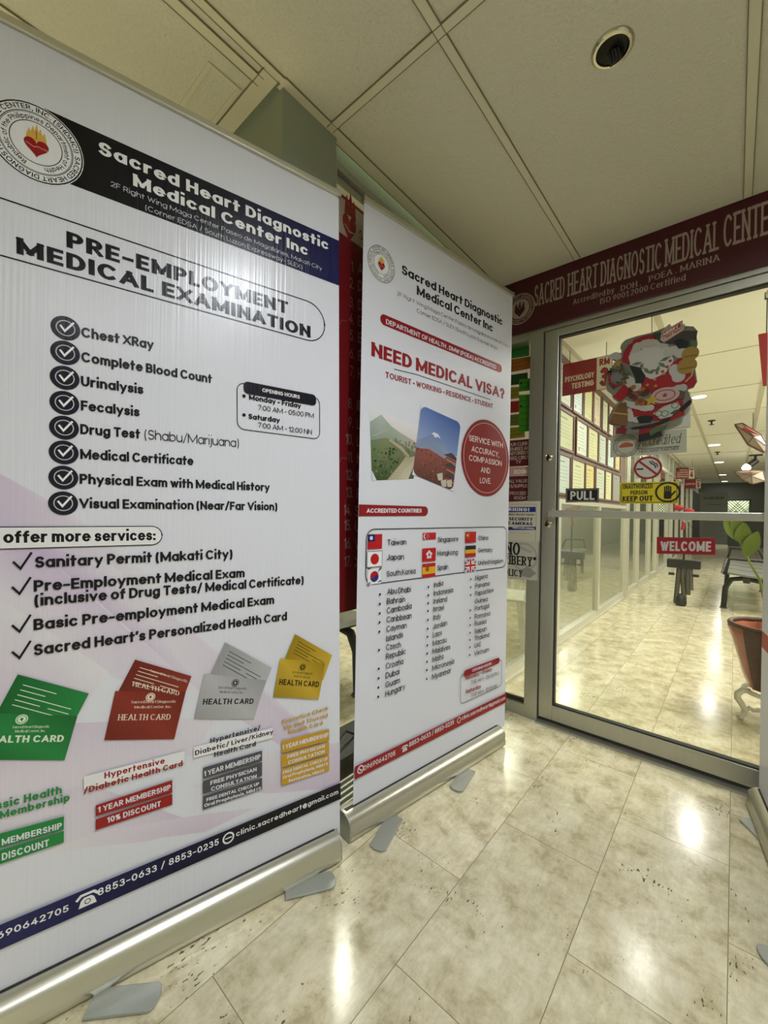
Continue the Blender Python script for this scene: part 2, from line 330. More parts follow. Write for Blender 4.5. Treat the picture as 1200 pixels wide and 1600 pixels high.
# ------------------------------------------------------------------ printed surfaces: one mesh, colours per face
class Print:
    LAYER = .00003
    def __init__(s, P, U, N, V=(0, 0, 1), shear=0., lean=0.):
        s.P, s.U, s.N, s.V = Vector(P), Vector(U).normalized(), Vector(N).normalized(), Vector(V)
        s.shear = shear; s.q = []; s.layer = 0
    def at(s, u, v, t=0.): return s.P+s.U*(u+s.shear*v)+s.V*v+s.N*t
    def px(s, x, y):
        d = on_plane(x, y, s.P, s.N)-s.P; v = d.dot(s.V); return (d.dot(s.U)-s.shear*v, v)
    def poly(s, pts, c, up=1, lay=None):
        if lay is None: s.layer += up; lay = s.layer
        cs = [lin(k) for k in c] if isinstance(c, list) else [lin(c)]*len(pts)
        s.q.append((pts, cs, lay)); return s
    def polyp(s, pts, c): return s.poly([s.px(*p) for p in pts], c)
    def quads(s, Q, c):
        s.layer += 1; k = lin(c)
        for i, q in enumerate(Q): s.q.append((q, [k]*len(q), s.layer+.09*(i % 10)))
    def rect(s, u0, v0, u1, v1, c): return s.poly([(u0, v0), (u1, v0), (u1, v1), (u0, v1)], c)
    def rr_pts(s, u0, v0, u1, v1, r, n=6):
        u0, u1 = min(u0, u1), max(u0, u1); v0, v1 = min(v0, v1), max(v0, v1); r = min(r, (u1-u0)/2, (v1-v0)/2); P = []
        for cx, cy, a in ((u1-r, v1-r, 0), (u0+r, v1-r, 90), (u0+r, v0+r, 180), (u1-r, v0+r, 270)):
            P += [(cx+r*math.cos(math.radians(a+90*i/n)), cy+r*math.sin(math.radians(a+90*i/n))) for i in range(n+1)]
        return P
    def rrect(s, u0, v0, u1, v1, r, c): return s.poly(s.rr_pts(u0, v0, u1, v1, r), c)
    def rrline(s, u0, v0, u1, v1, r, t, c):
        P = s.rr_pts(u0, v0, u1, v1, r); s.quads(ribbon(P+[P[0]], t/2, t/2), c)
    def line(s, pts, t, c): s.quads(ribbon(pts, t/2, t/2), c)
    def linep(s, pts, t, c): s.line([s.px(*p) for p in pts], t, c)
    def disc(s, u, v, r, c, ry=None, n=32): return s.poly([(u+r*math.cos(2*math.pi*i/n), v+(ry or r)*math.sin(2*math.pi*i/n)) for i in range(n)], c)
    def ring(s, u, v, r, t, c, ry=None, n=40):
        P = [(u+r*math.cos(2*math.pi*i/n), v+(ry or r)*math.sin(2*math.pi*i/n)) for i in range(n)]; s.quads(ribbon(P+[P[0]], t/2, t/2), c)
    def text(s, t, a, b, h, c, w=.17, sp=0., serif=False, slant=0., px=True):
        """baseline from a to b (photo pixels, or u,v when px=False), cap height h"""
        if px:
            A = s.px(*a); h = s.px(a[0], a[1]-h)[1]-A[1]; B = s.px(*b)
        else: A, B = a, b
        w *= 1. if serif else 1.4 if w > .16 else 1.3 if w > .11 else 1.15
        lay, wid = layout(t, w, sp, serif); kx = (B[0]-A[0])/wid; ky = (B[1]-A[1])/wid; Q = []
        for x0, g in lay:
            for q in g: Q.append([(A[0]+(x0+p[0]+slant*p[1])*kx, A[1]+(x0+p[0])*ky+p[1]*h) for p in q])
        s.quads(Q, c)
    def textr(s, t, b, h, c, w=.15, k=1., **kw):
        """right-aligned at pixel b with natural proportions"""
        B = s.px(*b); hh = s.px(b[0], b[1]-h)[1]-B[1]; wid = layout(t, w, kw.get('sp', 0.), kw.get('serif', False))[1]*hh*k
        s.text(t, (B[0]-wid, B[1]), B, hh, c, w, px=False, **kw)
    def arctext(s, t, u, v, r, a0, a1, h, c, w=.15, inward=False):
        """lettering along a circle from angle a0 to a1 (degrees)"""
        lay, wid = layout(t, w, .06); Q = []
        for x0, g in lay:
            for q in g:
                P = []
                for p in q:
                    a = math.radians(a0+(a1-a0)*(x0+p[0])/wid); rr = r+p[1]*h; P.append((u+rr*math.cos(a), v+rr*math.sin(a)))
                Q.append(P)
        s.quads(Q, c)
    def build(s, name, outline, base, parent=None, m='film', thick=.0006, back='c9c9c9', label=None):
        """outline (u,v) is the sheet itself; prints lie on it in layers"""
        V, F, K = [], [], []
        off = world_loc(parent) if parent else Vector((0, 0, 0))
        def face(P3, cs): n = len(V); V.extend(tuple(p-off) for p in P3); F.append(tuple(range(n, n+len(P3)))); K.extend(cs)
        cs = [lin(base)]*len(outline); k = len(outline)
        face([s.at(*p) for p in outline], cs)
        face([s.at(*p, -thick) for p in reversed(outline)], [lin(back)]*k)
        for i in range(k):
            a, b = outline[i], outline[(i+1) % k]; face([s.at(*a), s.at(*a, -thick), s.at(*b, -thick), s.at(*b)], [lin(base)]*4)
        for pts, cc, L in s.q: face([s.at(*p, L*s.LAYER) for p in pts], cc)
        me = bpy.data.meshes.new(name); me.from_pydata(V, [], F)
        at = me.color_attributes.new('Col', 'FLOAT_COLOR', 'CORNER')
        at.data.foreach_set('color', [x for c in K for x in (*c, 1.)])
        me.materials.append(M[m]); me.update()
        o = bpy.data.objects.new(name, me); C.objects.link(o)
        if parent: o.parent = parent
        if label: o['label'] = label
        return o
def rect_outline(u0, v0, u1, v1): return [(u0, v0), (u1, v0), (u1, v1), (u0, v1)]
def seal(p, u, v, r, ink='26262e', disc='d9d9dc', heart='8e1a1c', flame='c9a24a', full=True):
    """the clinic's round seal: flaming heart inside two rings of lettering"""
    p.disc(u, v, r, disc); p.ring(u, v, r*.965, r*.035, ink); p.ring(u, v, r*.76, r*.018, ink); p.ring(u, v, r*.735, r*.012, ink); p.ring(u, v, r*.53, r*.02, ink)
    p.arctext('SACRED HEART DIAGNOSTIC MEDICAL CENTER, INC. (SHDMCI)', u, v, r*.8, 5, -348, r*.12, ink, .2)
    p.arctext('Republic of the Philippines Department of Health', u, v, r*.575, 250, -75, r*.115, ink, .17)
    for k in range(5):
        x = u+(k-2)*r*.075; hh = (.34, .42, .5, .42, .34)[k]*r
        p.poly([(x-r*.06, v+r*.02), (x+r*.06, v+r*.02), (x+r*.05, v+hh*.55), (x+r*.01, v+hh), (x-r*.05, v+hh*.5)], flame)
    p.line([(u, v+r*.1), (u, v+r*.3)], r*.02, '8a5a20')
    H = []
    for i in range(40):
        t = 2*math.pi*i/40; H.append((u+r*.0158*16*math.sin(t)**3, v-r*.1+r*.0165*(13*math.cos(t)-5*math.cos(2*t)-2*math.cos(3*t)-math.cos(4*t))))
    p.poly(H, heart); p.line([(u-r*.2, v-r*.06), (u-r*.05, v-r*.12), (u+r*.02, v-r*.08), (u+r*.22, v-r*.1)], r*.02, 'c98a80')
def check(p, x, y, w, c, t=.12):
    """tick mark with its lower tip near pixel x,y and width w in metres"""
    u, v = p.px(x, y); p.line([(u-w*.5, v+w*.1), (u-w*.12, v-w*.4), (u+w*.5, v+w*.75)], w*t, c)
# ================================================================== THE SETTING
X_PART = -1.10            # glazed partition line of the left rooms
Y_DOOR = 2.16             # face of the entrance wall
Z_CEIL = 2.335; Z_COR = 2.42
Y_END = 20.6
XA, YA = Vector((1, 0, 0)), Vector((0, 1, 0))
struct('floor', MB().box(-5, 2.2, -3.2, Y_END+.1, -.1, 0), 'floor')
# lobby ceiling: boards between tee bars
mb = MB().box(-1.03, 2.2, -3.2, Y_DOOR, Z_CEIL, Z_CEIL+.06); mb.box(-5, -1.03, -3.2, .695, Z_CEIL, Z_CEIL+.06)
struct('ceiling', mb, 'ceil')
mb = MB(); sm = MB()
def bar_y(x, y0, y1, w=.026, seam=True):
    mb.box(x-w/2, x+w/2, y0, y1, Z_CEIL-.004, Z_CEIL+.002)
    if seam: [sm.box(x+s*w/2-.0012, x+s*w/2+.0012, y0, y1, Z_CEIL-.0050, Z_CEIL+.001) for s in (-1, 1)]
def bar_x(y, x0, x1, w=.026, seam=True):
    mb.box(x0, x1, y-w/2, y+w/2, Z_CEIL-.0045, Z_CEIL+.0015)
    if seam: [sm.box(x0, x1, y+s*w/2-.0012, y+s*w/2+.0012, Z_CEIL-.0050, Z_CEIL+.001) for s in (-1, 1)]
for x in (-.604, .020, .64, 1.26, 1.88): bar_y(x, -3.2, Y_DOOR-.04)
for y in (-.36, -1.6, -2.8): bar_x(y, -5, 2.2)
bar_x(.890, -1.03, 2.2); 
bar_y(-1.023, -3.2, .70, .024); bar_y(-1.075, -3.2, .66, .03); bar_y(-1.03, .70, Y_DOOR-.04, .045, True)
bar_x(.668, -5, -1.03, .05); bar_y(-1.43, -3.2, .66, .026); bar_y(-2.05, -3.2, .66); bar_y(-2.67, -3.2, .66)
# small framed hatch beside the column
for a in ((-1.36, -1.14, .625, .637), (-1.36, -1.14, .535, .547), (-1.152, -1.14, .5475, .6245)): mb.box(*a, Z_CEIL-.004, Z_CEIL+.002)
struct('trim_1', mb, 'tbar'); struct('trim_2', sm, 'seam')
# column and the strip of wall over the left glazing
struct('column', MB().box(-1.45, -1.035, .71, .925, 0, Z_CEIL+.05), 'column')
struct('wall_left_header', MB().box(-1.14, -1.075, .925, Y_DOOR, 2.285, Z_CEIL+.06), 'column')
# left glazing: tracks, posts and glass
mb = MB()
mb.box(-1.125, -1.06, .925, Y_DOOR, 2.262, 2.285); mb.box(-1.118, -1.075, .925, Y_DOOR, 2.225, 2.255)
mb.box(-1.13, -1.055, .925, .948, 0, 2.285); mb.box(-1.13, -1.055, Y_DOOR-.05, Y_DOOR, 0, 2.285)
for i, x in enumerate((-1.135, -1.115, -1.095, -1.075)): mb.box(x-.004, x+.004, .948, Y_DOOR-.05, 0, .035-.004*i)
mb.box(-1.145, -1.06, .948, Y_DOOR-.05, 0, .012)
struct('window_1', mb, 'alu')
o = struct('window_2', MB().box(-1.101, -1.096, .948, Y_DOOR-.05, .035, 2.25), 'glass')
# entrance wall: header, pier on the right
mb = MB().box(-1.13, 2.2, Y_DOOR, Y_DOOR+.09, 2.07, Z_COR+.1); mb.box(.26, 2.2, Y_DOOR, Y_DOOR+.09, 0, 2.07)
struct('wall_front', mb, 'wall')
# aluminium frame of sidelight and door
mb = MB()
mb.box(-1.06, .26, Y_DOOR-.012, Y_DOOR+.06, 2.032, 2.07)      # head
mb.box(-.838, -.770, Y_DOOR-.014, Y_DOOR+.06, 0, 2.032)        # mullion
mb.box(-1.06, -1.02, Y_DOOR-.01, Y_DOOR+.06, 0, 2.032); mb.box(.18, .26, Y_DOOR-.014, Y_DOOR+.06, 0, 2.032)
mb.box(-1.02, -.838, Y_DOOR-.008, Y_DOOR+.055, 0, .062); mb.box(-1.02, -.838, Y_DOOR-.008, Y_DOOR+.055, 2.008, 2.032)
mb.box(-.77, .18, Y_DOOR-.035, Y_DOOR+.07, 0, .009)
struct('trim_3', mb, 'alu')
mb = MB().box(-.766, .178, Y_DOOR+.004, Y_DOOR+.03, .009, .026).box(-1.02, -.838, Y_DOOR+.012, Y_DOOR+.026, .062, .084); mb.box(-.770, -.766, Y_DOOR+.0, Y_DOOR+.04, .006, 2.03)
struct('trim_4', mb, 'alud')
struct('window_3', MB().box(-1.02, -.838, Y_DOOR+.018, Y_DOOR+.023, .084, 2.008), 'glass')
# the glazed door leaf
DY0, DY1 = Y_DOOR-.004, Y_DOOR+.040
door = empty('door_1', (-.765, Y_DOOR, 0), kind='structure')
MB().box(-.765, -.697, DY0, DY1, .026, 2.03).build('door_stile', 'alu', door, bevel=.002)
MB().box(.108, .176, DY0, DY1, .026, 2.03).build('door_stile', 'alu', door, bevel=.002)
MB().box(-.697, .108, DY0, DY1, 1.993, 2.03).build('door_top_rail', 'alu', door, bevel=.002)
MB().box(-.697, .108, DY0, DY1, .026, .100).build('door_bottom_rail', 'alu', door, bevel=.002)
g = MB(); g.box(-.697, -.690, DY0+.008, DY1-.008, .098, 1.993); g.box(.101, .108, DY0+.008, DY1-.008, .098, 1.993); g.box(-.69, .101, DY0+.008, DY1-.008, .098, .106); g.box(-.69, .101, DY0+.008, DY1-.008, 1.986, 1.993)
g.build('door_gasket', 'gasket', door)
MB().box(-.690, .101, DY0+.018, DY0+.023, .106, 1.986).build('door_glass', 'glass', door)
pb = MB().box(-.722, .13, DY0-.046, DY0-.024, 1.066, 1.100).build('push_bar', 'alu', door, bevel=.004)
for x in (-.716, .124): MB().box(x-.012, x+.012, DY0-.026, DY0+.001, 1.060, 1.106).build('bracket', 'alu', pb, bevel=.002)
for z in (1.372, 1.028):
    lk = MB().lathe([(.0001, -.010), (.013, -.010), (.019, -.006), (.0195, 0)], (-.733, DY0, z), 24, 'y').build('lock_rosette', 'chrome', door, smooth=True)
    MB().lathe([(.0001, -.0125), (.0085, -.0125), (.0085, -.009)], (-.733, DY0, z), 18, 'y').build('lock_cylinder', 'black', lk, smooth=True)
# corridor and clinic shell behind the door
struct('ceiling.001', MB().box(-5, 2.2, Y_DOOR+.09, Y_END+.1, Z_COR, Z_COR+.06).box(-5, -1.14, .80, Y_DOOR+.09, Z_COR, Z_COR+.06), 'ceil2')
mb = MB()
for x in (-.415, .195, -1.03): mb.box(x-.02, x+.02, Y_DOOR+.09, Y_END, Z_COR-.006, Z_COR+.001)
for y in (3.05, 4.27, 5.49, 6.71, 8.5, 10.9, 13.4, 16): mb.box(X_PART, 1.4, y-.006, y+.006, Z_COR-.005, Z_COR+.001)
struct('trim_5', mb, mat('corridor_ceiling_strip', 'c9c4ae', .7))
struct('wall_right', MB().box(1.35, 1.45, Y_DOOR+.09, Y_END, 0, Z_COR), 'wall')
struct('wall_right.001', MB().box(2.1, 2.2, -3.2, Y_DOOR, 0, Z_CEIL+.05), 'wall')
struct('wall_back', MB().box(-5, 2.2, -3.3, -3.2, 0, Z_CEIL+.05), 'wall')
struct('wall_left', MB().box(-5.1, -5, -3.3, Y_END, 0, Z_COR+.05), 'wall')
struct('wall_lobby_left', MB().box(-5, -1.45, .71, .80, 0, Z_COR+.06), 'wall')
# end wall with the bright latticed window
WX0, WX1, WZ0, WZ1 = -.27, .42, .95, 1.76
mb = MB().box(-5, WX0, Y_END-.1, Y_END, 0, Z_COR); mb.box(WX1, 2.2, Y_END-.1, Y_END, 0, Z_COR); mb.box(WX0, WX1, Y_END-.1, Y_END, 0, WZ0); mb.box(WX0, WX1, Y_END-.1, Y_END, WZ1, Z_COR)
struct('wall_end', mb, 'dgrey')
mb = MB()
k = -.9
while k < .75:
    for s in (1, -1):
        pts = []
        for z in (WZ0, WZ1):
            pts.append((min(WX1+.2, max(WX0-.2, (k+.35*(1 if s > 0 else 0))+s*(z-WZ0)*.9)), Y_END-.04, z))
        if WX0-.15 < (pts[0][0]+pts[1][0])/2 < WX1+.15: mb.tube(pts, .013, 6)
    k += .1
for x in (WX0, WX1): mb.box(x-.03, x+.03, Y_END-.12, Y_END-.02, WZ0-.03, WZ1+.03)
for z in (WZ0, WZ1): mb.box(WX0-.03, WX1+.03, Y_END-.12, Y_END-.02, z-.03, z+.03)
struct('window_4', mb, mat('window_lattice', '41443a', .6))
# corridor partition: solid panel with certificates above glass, then door frames and posts
mb = MB().box(X_PART-.05, X_PART-.012, Y_DOOR+.09, 6.2, 1.21, Z_COR)
struct('wall_corridor_left', mb, mat('partition_panel', '6b5a4c', .6))
mb = MB()
mb.box(X_PART-.05, X_PART+.01, Y_DOOR+.09, 6.2, 1.17, 1.21)
for y in (4.80, 3.48): mb.box(X_PART-.04, X_PART+.012, y-.04, y+.04, 0, 1.19)
mb.box(X_PART-.05, X_PART+.01, Y_DOOR+.09, 6.2, 0, .07); mb.box(X_PART-.03, X_PART+.025, Y_DOOR+.09, 6.2, 0, .02)
for y in (6.2, 6.32, 7.1, 8.2, 9.0, 9.15, 10.6, 11.4, 12.6, 14, 15.5, 17): mb.box(X_PART-.04, X_PART+.02, y-.035, y+.035, 0, Z_COR)
for y0, y1 in ((6.32, 8.2), (8.2, 9.0), (9.15, 20.4)):
    mb.box(X_PART-.04, X_PART+.01, y0, y1, 0, .08); mb.box(X_PART-.04, X_PART+.01, y0, y1, 2.0, 2.06)
struct('trim_6', mb, mat('partition_aluminium', 'cfcdbd', .35, metal=.5))
struct('window_5', MB().box(X_PART-.02, X_PART-.015, Y_DOOR+.1, 6.2, .07, 1.17), 'glass_grey')
struct('window_6', MB().box(X_PART-.02, X_PART-.015, 6.25, 20.4, .08, 2.0), 'glass_grey')
struct('wall_corridor_left.001', MB().box(X_PART-.03, X_PART-.01, 6.25, 20.4, 2.06, Z_COR), 'grey')
# clinic room behind the left glazing: back wall with a low desk front
struct('wall_clinic_back', MB().box(-5, X_PART-.05, 9.4, 9.5, 0, Z_COR), 'grey')
# ================================================================== LAMPS OF THE PLACE, PLUS ADDED FILL LIGHTS
def downlight(x, y, zc, label, r=.085, power=0., group=None, glow='lamp', col=W_WARM, spread=180):
    t = empty('downlight', (x, y, zc), label=label, cat='ceiling light', group=group)
    MB().lathe([(r, -.001), (r*1.25, -.004), (r*1.3, 0)], (x, y, zc), 28).build('trim_ring', 'white', t, smooth=True)
    MB().lathe([(.0001, -.003), (r, -.003), (r, .0)], (x, y, zc), 28).build('diffuser', glow, t)
    if power: area_light('downlight_glow', (x, y, zc-.012), power, col, r*2, shape='DISK', spread=spread)
    return t
for i, (x, y) in enumerate(((-.5, 3.75), (-.322, 5.73), (-.32, 9.7), (-.32, 12.8), (-.32, 16.6), (-.32, 19.6))):
    downlight(x, y, Z_COR, ['round ceiling light just inside the door, above the christmas cutout', 'nearest lit round ceiling light right of the christmas cutout', 'second lit round ceiling light down the corridor', 'third lit round ceiling light down the corridor', 'fourth lit round ceiling light down the corridor', 'farthest lit round ceiling light at the corridor end'][i], .065 if i < 2 else .10, POWER_CORRIDOR*(.07 if i < 1 else (.22 if i < 2 else .16)), 'lit round lights along the corridor ceiling')
for x, y in ((-2.2, 2.4), (-2.4, 5.2), (-2.4, 8.2)):
    area_light('clinic_light', (x, y, Z_COR-.02), POWER_CLINIC, W_GREEN, 1.2, .25, rot=(0, 0, math.pi/2))
for y in (3.4, 6.5, 10.5): area_light('corridor_fill', (.95, y, Z_COR-.02), POWER_CORRIDOR*1.1, W_WARM, .5, 1.0)  # unseen fill lights, added to brighten the corridor without glare on the floor
for x, y, p in ((.27, .56, POWER_LOBBY_DOWNLIGHT),):
    downlight(x, y, Z_CEIL, 'lit round lobby ceiling light above the first banner', .085, p, col=W_NEUTRAL, spread=168)
area_light('lobby_panel', (.9, -1.3, Z_CEIL-.02), POWER_LOBBY_PANEL, W_NEUTRAL, 1.2, .6, spread=130)
for y in (-.35, .3): area_light('lobby_side_fill', (.95, y, Z_CEIL-.02), POWER_LOBBY_SIDE, W_NEUTRAL, .25, .25, spread=158)  # added fill from out of view, brightens the banners; no such fixtures known
area_light('lobby_left_panel', (-2.6, -.6, Z_CEIL-.35), POWER_LOBBY_LEFT, W_GREEN, 1.2, .6)
# ================================================================== ROLL-UP BANNERS
def rollup(F1, F2, label, width, height, u_off, setback=.04, shear=0., panel_v0=.075, cass_h=.085, cass_d=.095):
    """F1, F2: floor points under the front edge of the base, seen from the front left to right. Returns root, Print, frame."""
    F1, F2 = Vector(F1), Vector(F2); F1.z = F2.z = 0
    U = (F2-F1).normalized(); N = Vector((U.y, -U.x, 0)); L = (F2-F1).length
    root = empty('roll_up_banner', (F1+F2)/2-N*.05, label=label, cat='banner')
    # base: rounded profile swept along U
    prof = [(-cass_d+.01, .006), (-.012, .003), (-.003, .008), (0, .018), (0, .030), (-.0025, .033), (-.0025, .060), (-.006, .068), (-.016, .078), (-setback+.008, cass_h), (-setback-.01, cass_h), (-cass_d+.022, cass_h*.97), (-cass_d+.006, cass_h*.75), (-cass_d, cass_h*.4)]
    ca = MB().prism(prof, F1, N, (0, 0, 1), U, 0.004, L-.004).build('base_cassette', 'steel', root, smooth=True)
    for P, s in ((F1, 0), (F1+U*(L-.005), 1)): MB().prism(prof, P, N, (0, 0, 1), U, 0, .005).build('end_cap', 'foot', ca)
    MB().prism([(-setback-.006, cass_h-.002), (-setback+.006, cass_h-.002), (-setback+.006, cass_h+.0015), (-setback-.006, cass_h+.0015)], F1, N, (0, 0, 1), U, .01, L-.01).build('slot', 'gasket', ca)
    P0 = F1+U*u_off-N*setback
    pr = Print(P0, U, N, shear=shear)
    # pole behind and top rail
    mid = width/2
    MB().tube([pr.at(mid, .05, -.03), pr.at(mid, height-.01, -.014)], .009, 10).build('support_pole', 'steel', root, smooth=True)
    tr = MB().obox(pr.at(mid, height), U, N, (0, 0, 1), width/2+.002, .009, .011).build('top_rail', 'steel', root, bevel=.003)
    for u in (0, width): MB().obox(pr.at(u, height), U, N, (0, 0, 1), .004, .010, .0125).build('rail_end_cap', 'black', tr)
    return root, pr, U, N
def foot(root, a, b, w=.056):
    """flat swivel foot from pixel-measured floor points a (under the base) to b (tip)"""
    a, b = Vector(a), Vector(b); a.z = b.z = 0; d = (b-a).normalized(); n = Vector((-d.y, d.x, 0)); L = (b-a).length
    pts = [(0, -w/2)]+[(L-w*.28+w*.28*math.cos(math.radians(t)), w/2*math.sin(math.radians(t))) for t in range(-90, 91, 15)]+[(0, w/2)]
    MB().prism(pts, a, d, n, (0, 0, 1), .002, .008).build('swivel_foot', 'foot', root, bevel=.0015)
WHITE = 'cfd0da'
# ---------------------------------------------------------------- first banner: pre-employment
A1, B1 = gp(180, 1545), gp(535, 1350)
U1 = (B1-A1).normalized(); F1 = B1-U1*.885
root1, b1, U1, N1 = rollup(F1, B1, 'large white banner headed PRE-EMPLOYMENT MEDICAL EXAMINATION, nearest on the left', .885, 2.0, 0., setback=.04, shear=-.0225)
uR = b1.px(531, 1312)[0]; b1.P = b1.P+U1*(uR-.885)
W1 = .885; H1 = b1.px(527, 303)[1]
# faint lavender facets
b1.layer = 0
LV = ['b9a9c4', 'cfcad2', 'd3d3d6']
def facet(pts, cols): b1.poly([b1.px(*p) for p in pts], cols)
facet([(-80, 700), (0, 740), (110, 800), (300, 950), (120, 900), (-80, 830)], ['b3a2be', 'c4b7cc', 'd0ccd4', 'd3d3d6', 'cfc9d3', 'bcaec8'])
facet([(-80, 830), (50, 850), (200, 985), (330, 1090), (180, 1060), (-80, 905)], ['d0cbd4', 'bbaac6', 'c9bfd0', 'd3d0d6', 'cdc6d2', 'd1cdd5'])
facet([(-80, 905), (0, 935), (170, 1050), (120, 1120), (-80, 1180)], ['cbc3d1', 'd1cdd5', 'd3d1d6', 'c9c0cf', 'c2b6c9'])
facet([(50, 850), (170, 880), (440, 1100), (531, 1190), (531, 1225), (330, 1095)], ['b8a7c4', 'd0ccd5', 'cfc9d4', 'bfb3c8', 'b9aac2', 'cdc5d2'])
facet([(-80, 1180), (110, 1130), (340, 1120), (300, 1180), (100, 1245), (-80, 1280)], ['c0b2c8', 'c6bbcd', 'd0cbd4', 'cdc6d2', 'c5b9cb', 'd0cbd4'])
facet([(531, 1160), (531, 1230), (420, 1240), (300, 1230), (380, 1180)], ['c9c0cf', 'bdb0c6', 'c9c0cf', 'd0cbd4', 'd2cfd5'])
facet([(-80, 1290), (140, 1225), (320, 1290), (230, 1315), (-80, 1345)], ['c9bfcf', 'cbc2d0', 'c1b4c8', 'cbc3d1', 'd1ced5'])
facet([(60, 1334), (320, 1300), (400, 1262), (330, 1270), (150, 1300)], ['d2d0d5', 'c2b6c9', 'cdc6d2', 'c9bfcf', 'cfc9d3'])
# header band, black running into navy
vt, vb = b1.px(300, 273)[1], b1.px(300, 362)[1]
vt = (b1.px(527, 376)[1]+b1.px(140, 200)[1])/2; vb = (b1.px(526, 448)[1]+b1.px(200, 318)[1])/2
u0 = b1.px(70, 230)[0]
b1.poly([(u0, vb), (W1*.62, vb), (W1, vb), (W1, vt), (W1*.62, vt), (u0, vt)], ['0b0b0d', '0c0c18', '14164a', '14164a', '0c0c18', '0b0b0d'])
uc, vc = b1.px(57, 224); rs = (b1.px(131, 252)[0]-uc)
seal(b1, uc, vc, rs)
HW = 'dcdcde'
b1.text('Sacred Heart Diagnostic', (154, 240), (513, 391), 20, HW, .2, .05)
b1.text('Medical Center Inc', (208, 290), (481, 400), 19, HW, .2, .05)
b1.text('2F Right Wing Maga Center Paseo de Magallanes, Makati City', (173, 291), (503, 423), 8, 'b9b9c0', .1, .04)
b1.text('(Corner EDSA / South Luzon Expressway- SLEX)', (227, 328), (472, 421), 8, 'b9b9c0', .1, .04)
INK = '0d0c13'
q0 = b1.px(4, 316); q1 = b1.px(509, 530)
b1.rrline(-.02+b1.px(0, 360)[0]-.05, b1.px(200, 450)[1]-.006, q1[0]-.004, b1.px(300, 410)[1], .06, .0028, INK)
b1.text('PRE-EMPLOYMENT', (104, 386), (450, 491), 25, INK, .215, .05)
b1.text('MEDICAL EXAMINATION', (26, 396), (485, 528), 26, INK, .215, .05)
for (cx, cy), t in zip(((102.6, 513), (102.2, 551.4), (101.5, 590.5), (101, 629.7), (100.5, 668.4), (100, 707), (99.5, 746.2), (99, 786.3)), range(8)):
    u, v = b1.px(cx, cy); r = abs(b1.px(cx, cy-18.5)[1]-v); b1.disc(u, v, r, '191726'); b1.ring(u, v, r*.62, r*.07, 'b9b9c2'); b1.line([(u-r*.32, v+r*.12), (u-r*.06, v-r*.25), (u+r*.52, v+r*.55)], r*.15, 'e2e2e4')
for t, a, b in (('Chest XRay', (127, 526.5), (240, 546)), ('Complete Blood Count', (127, 565), (331, 599)), ('Urinalysis', (126.5, 603), (224, 616)), ('Fecalysis', (126.5, 641), (218, 651)),
                ('Drug Test', (125.6, 678), (219, 685.5)), ('Medical Certificate', (125.6, 717), (302, 727)), ('Physical Exam with Medical History', (124.6, 755.7), (421, 767.5)), ('Visual Examination (Near/Far Vision)', (124, 794), (433, 797.5))):
    b1.text(t, a, b, 15.5, INK, .185, .0)
b1.text('(Shabu/Marijuana)', (226, 686), (373, 699), 15, INK, .085)
# opening hours
def hours(p, tl, tr, bl, br, pl, pr_, bar, ink, t):
    (ua, va), (ub, vb_) = p.px(*bl), p.px(*tr); p.rrline(ua, va, ub, vb_, .02, t, '1b1a22')
    (ua, va), (ub, vb_) = p.px(*pl), p.px(*pr_); p.rrect(ua, va, ub, vb_, .012, bar)
hours(b1, None, (499, 622), (370.5, 670), None, (380.5, 614.5), (493.5, 617.5), '1a1824', INK, .002)
b1.text('OPENING HOURS', (409.5, 612.5), (468, 623.5), 6, 'dcdcde', .17, .03)
b1.text('Monday - Friday', (389, 624.5), (470, 638), 8, INK, .19); b1.text('7:00 AM - 05:00 PM', (403, 640.5), (490, 653.5), 8, INK, .11)
b1.text('Saturday', (388, 654.4), (437, 660.5), 8, INK, .19); b1.text('7:00 AM - 12:00 NN', (403, 668), (487, 679), 8, INK, .11)
for q in ((381, 619), (381, 648.5)): u, v = b1.px(*q); b1.disc(u, v, .0045, INK)
b1.rrect(-.02, b1.px(100, 855)[1], b1.px(253, 840)[0], b1.px(100, 823)[1], .03, 'd9d8db'); b1.rrline(-.02, b1.px(100, 855)[1], b1.px(253, 840)[0], b1.px(100, 823)[1], .03, .002, INK)
b1.text('offer more services:', (5.4, 848.5), (243, 844), 19, INK, .21); b1.text('We', (-34, 850), (-3, 849), 19, INK, .21)
for y in (880, 919, 978, 1019): check(b1, 35.5 if y < 900 else 34, y, .027, INK, .15)
for t, a, b in (('Sanitary Permit (Makati City)', (55, 887), (363, 872)), ('Pre-Employment Medical Exam', (53, 924), (382, 901.5)), ('(inclusive of Drug Tests/ Medical Certificate)', (54, 946.5), (474, 912)),
                ('Basic Pre-employment Medical Exam', (52.7, 984.5), (428, 943)), ("Sacred Heart's Personalized Health Card", (53, 1024), (448, 968.5))):
    b1.text(t, a, b, 17.5, INK, .185)
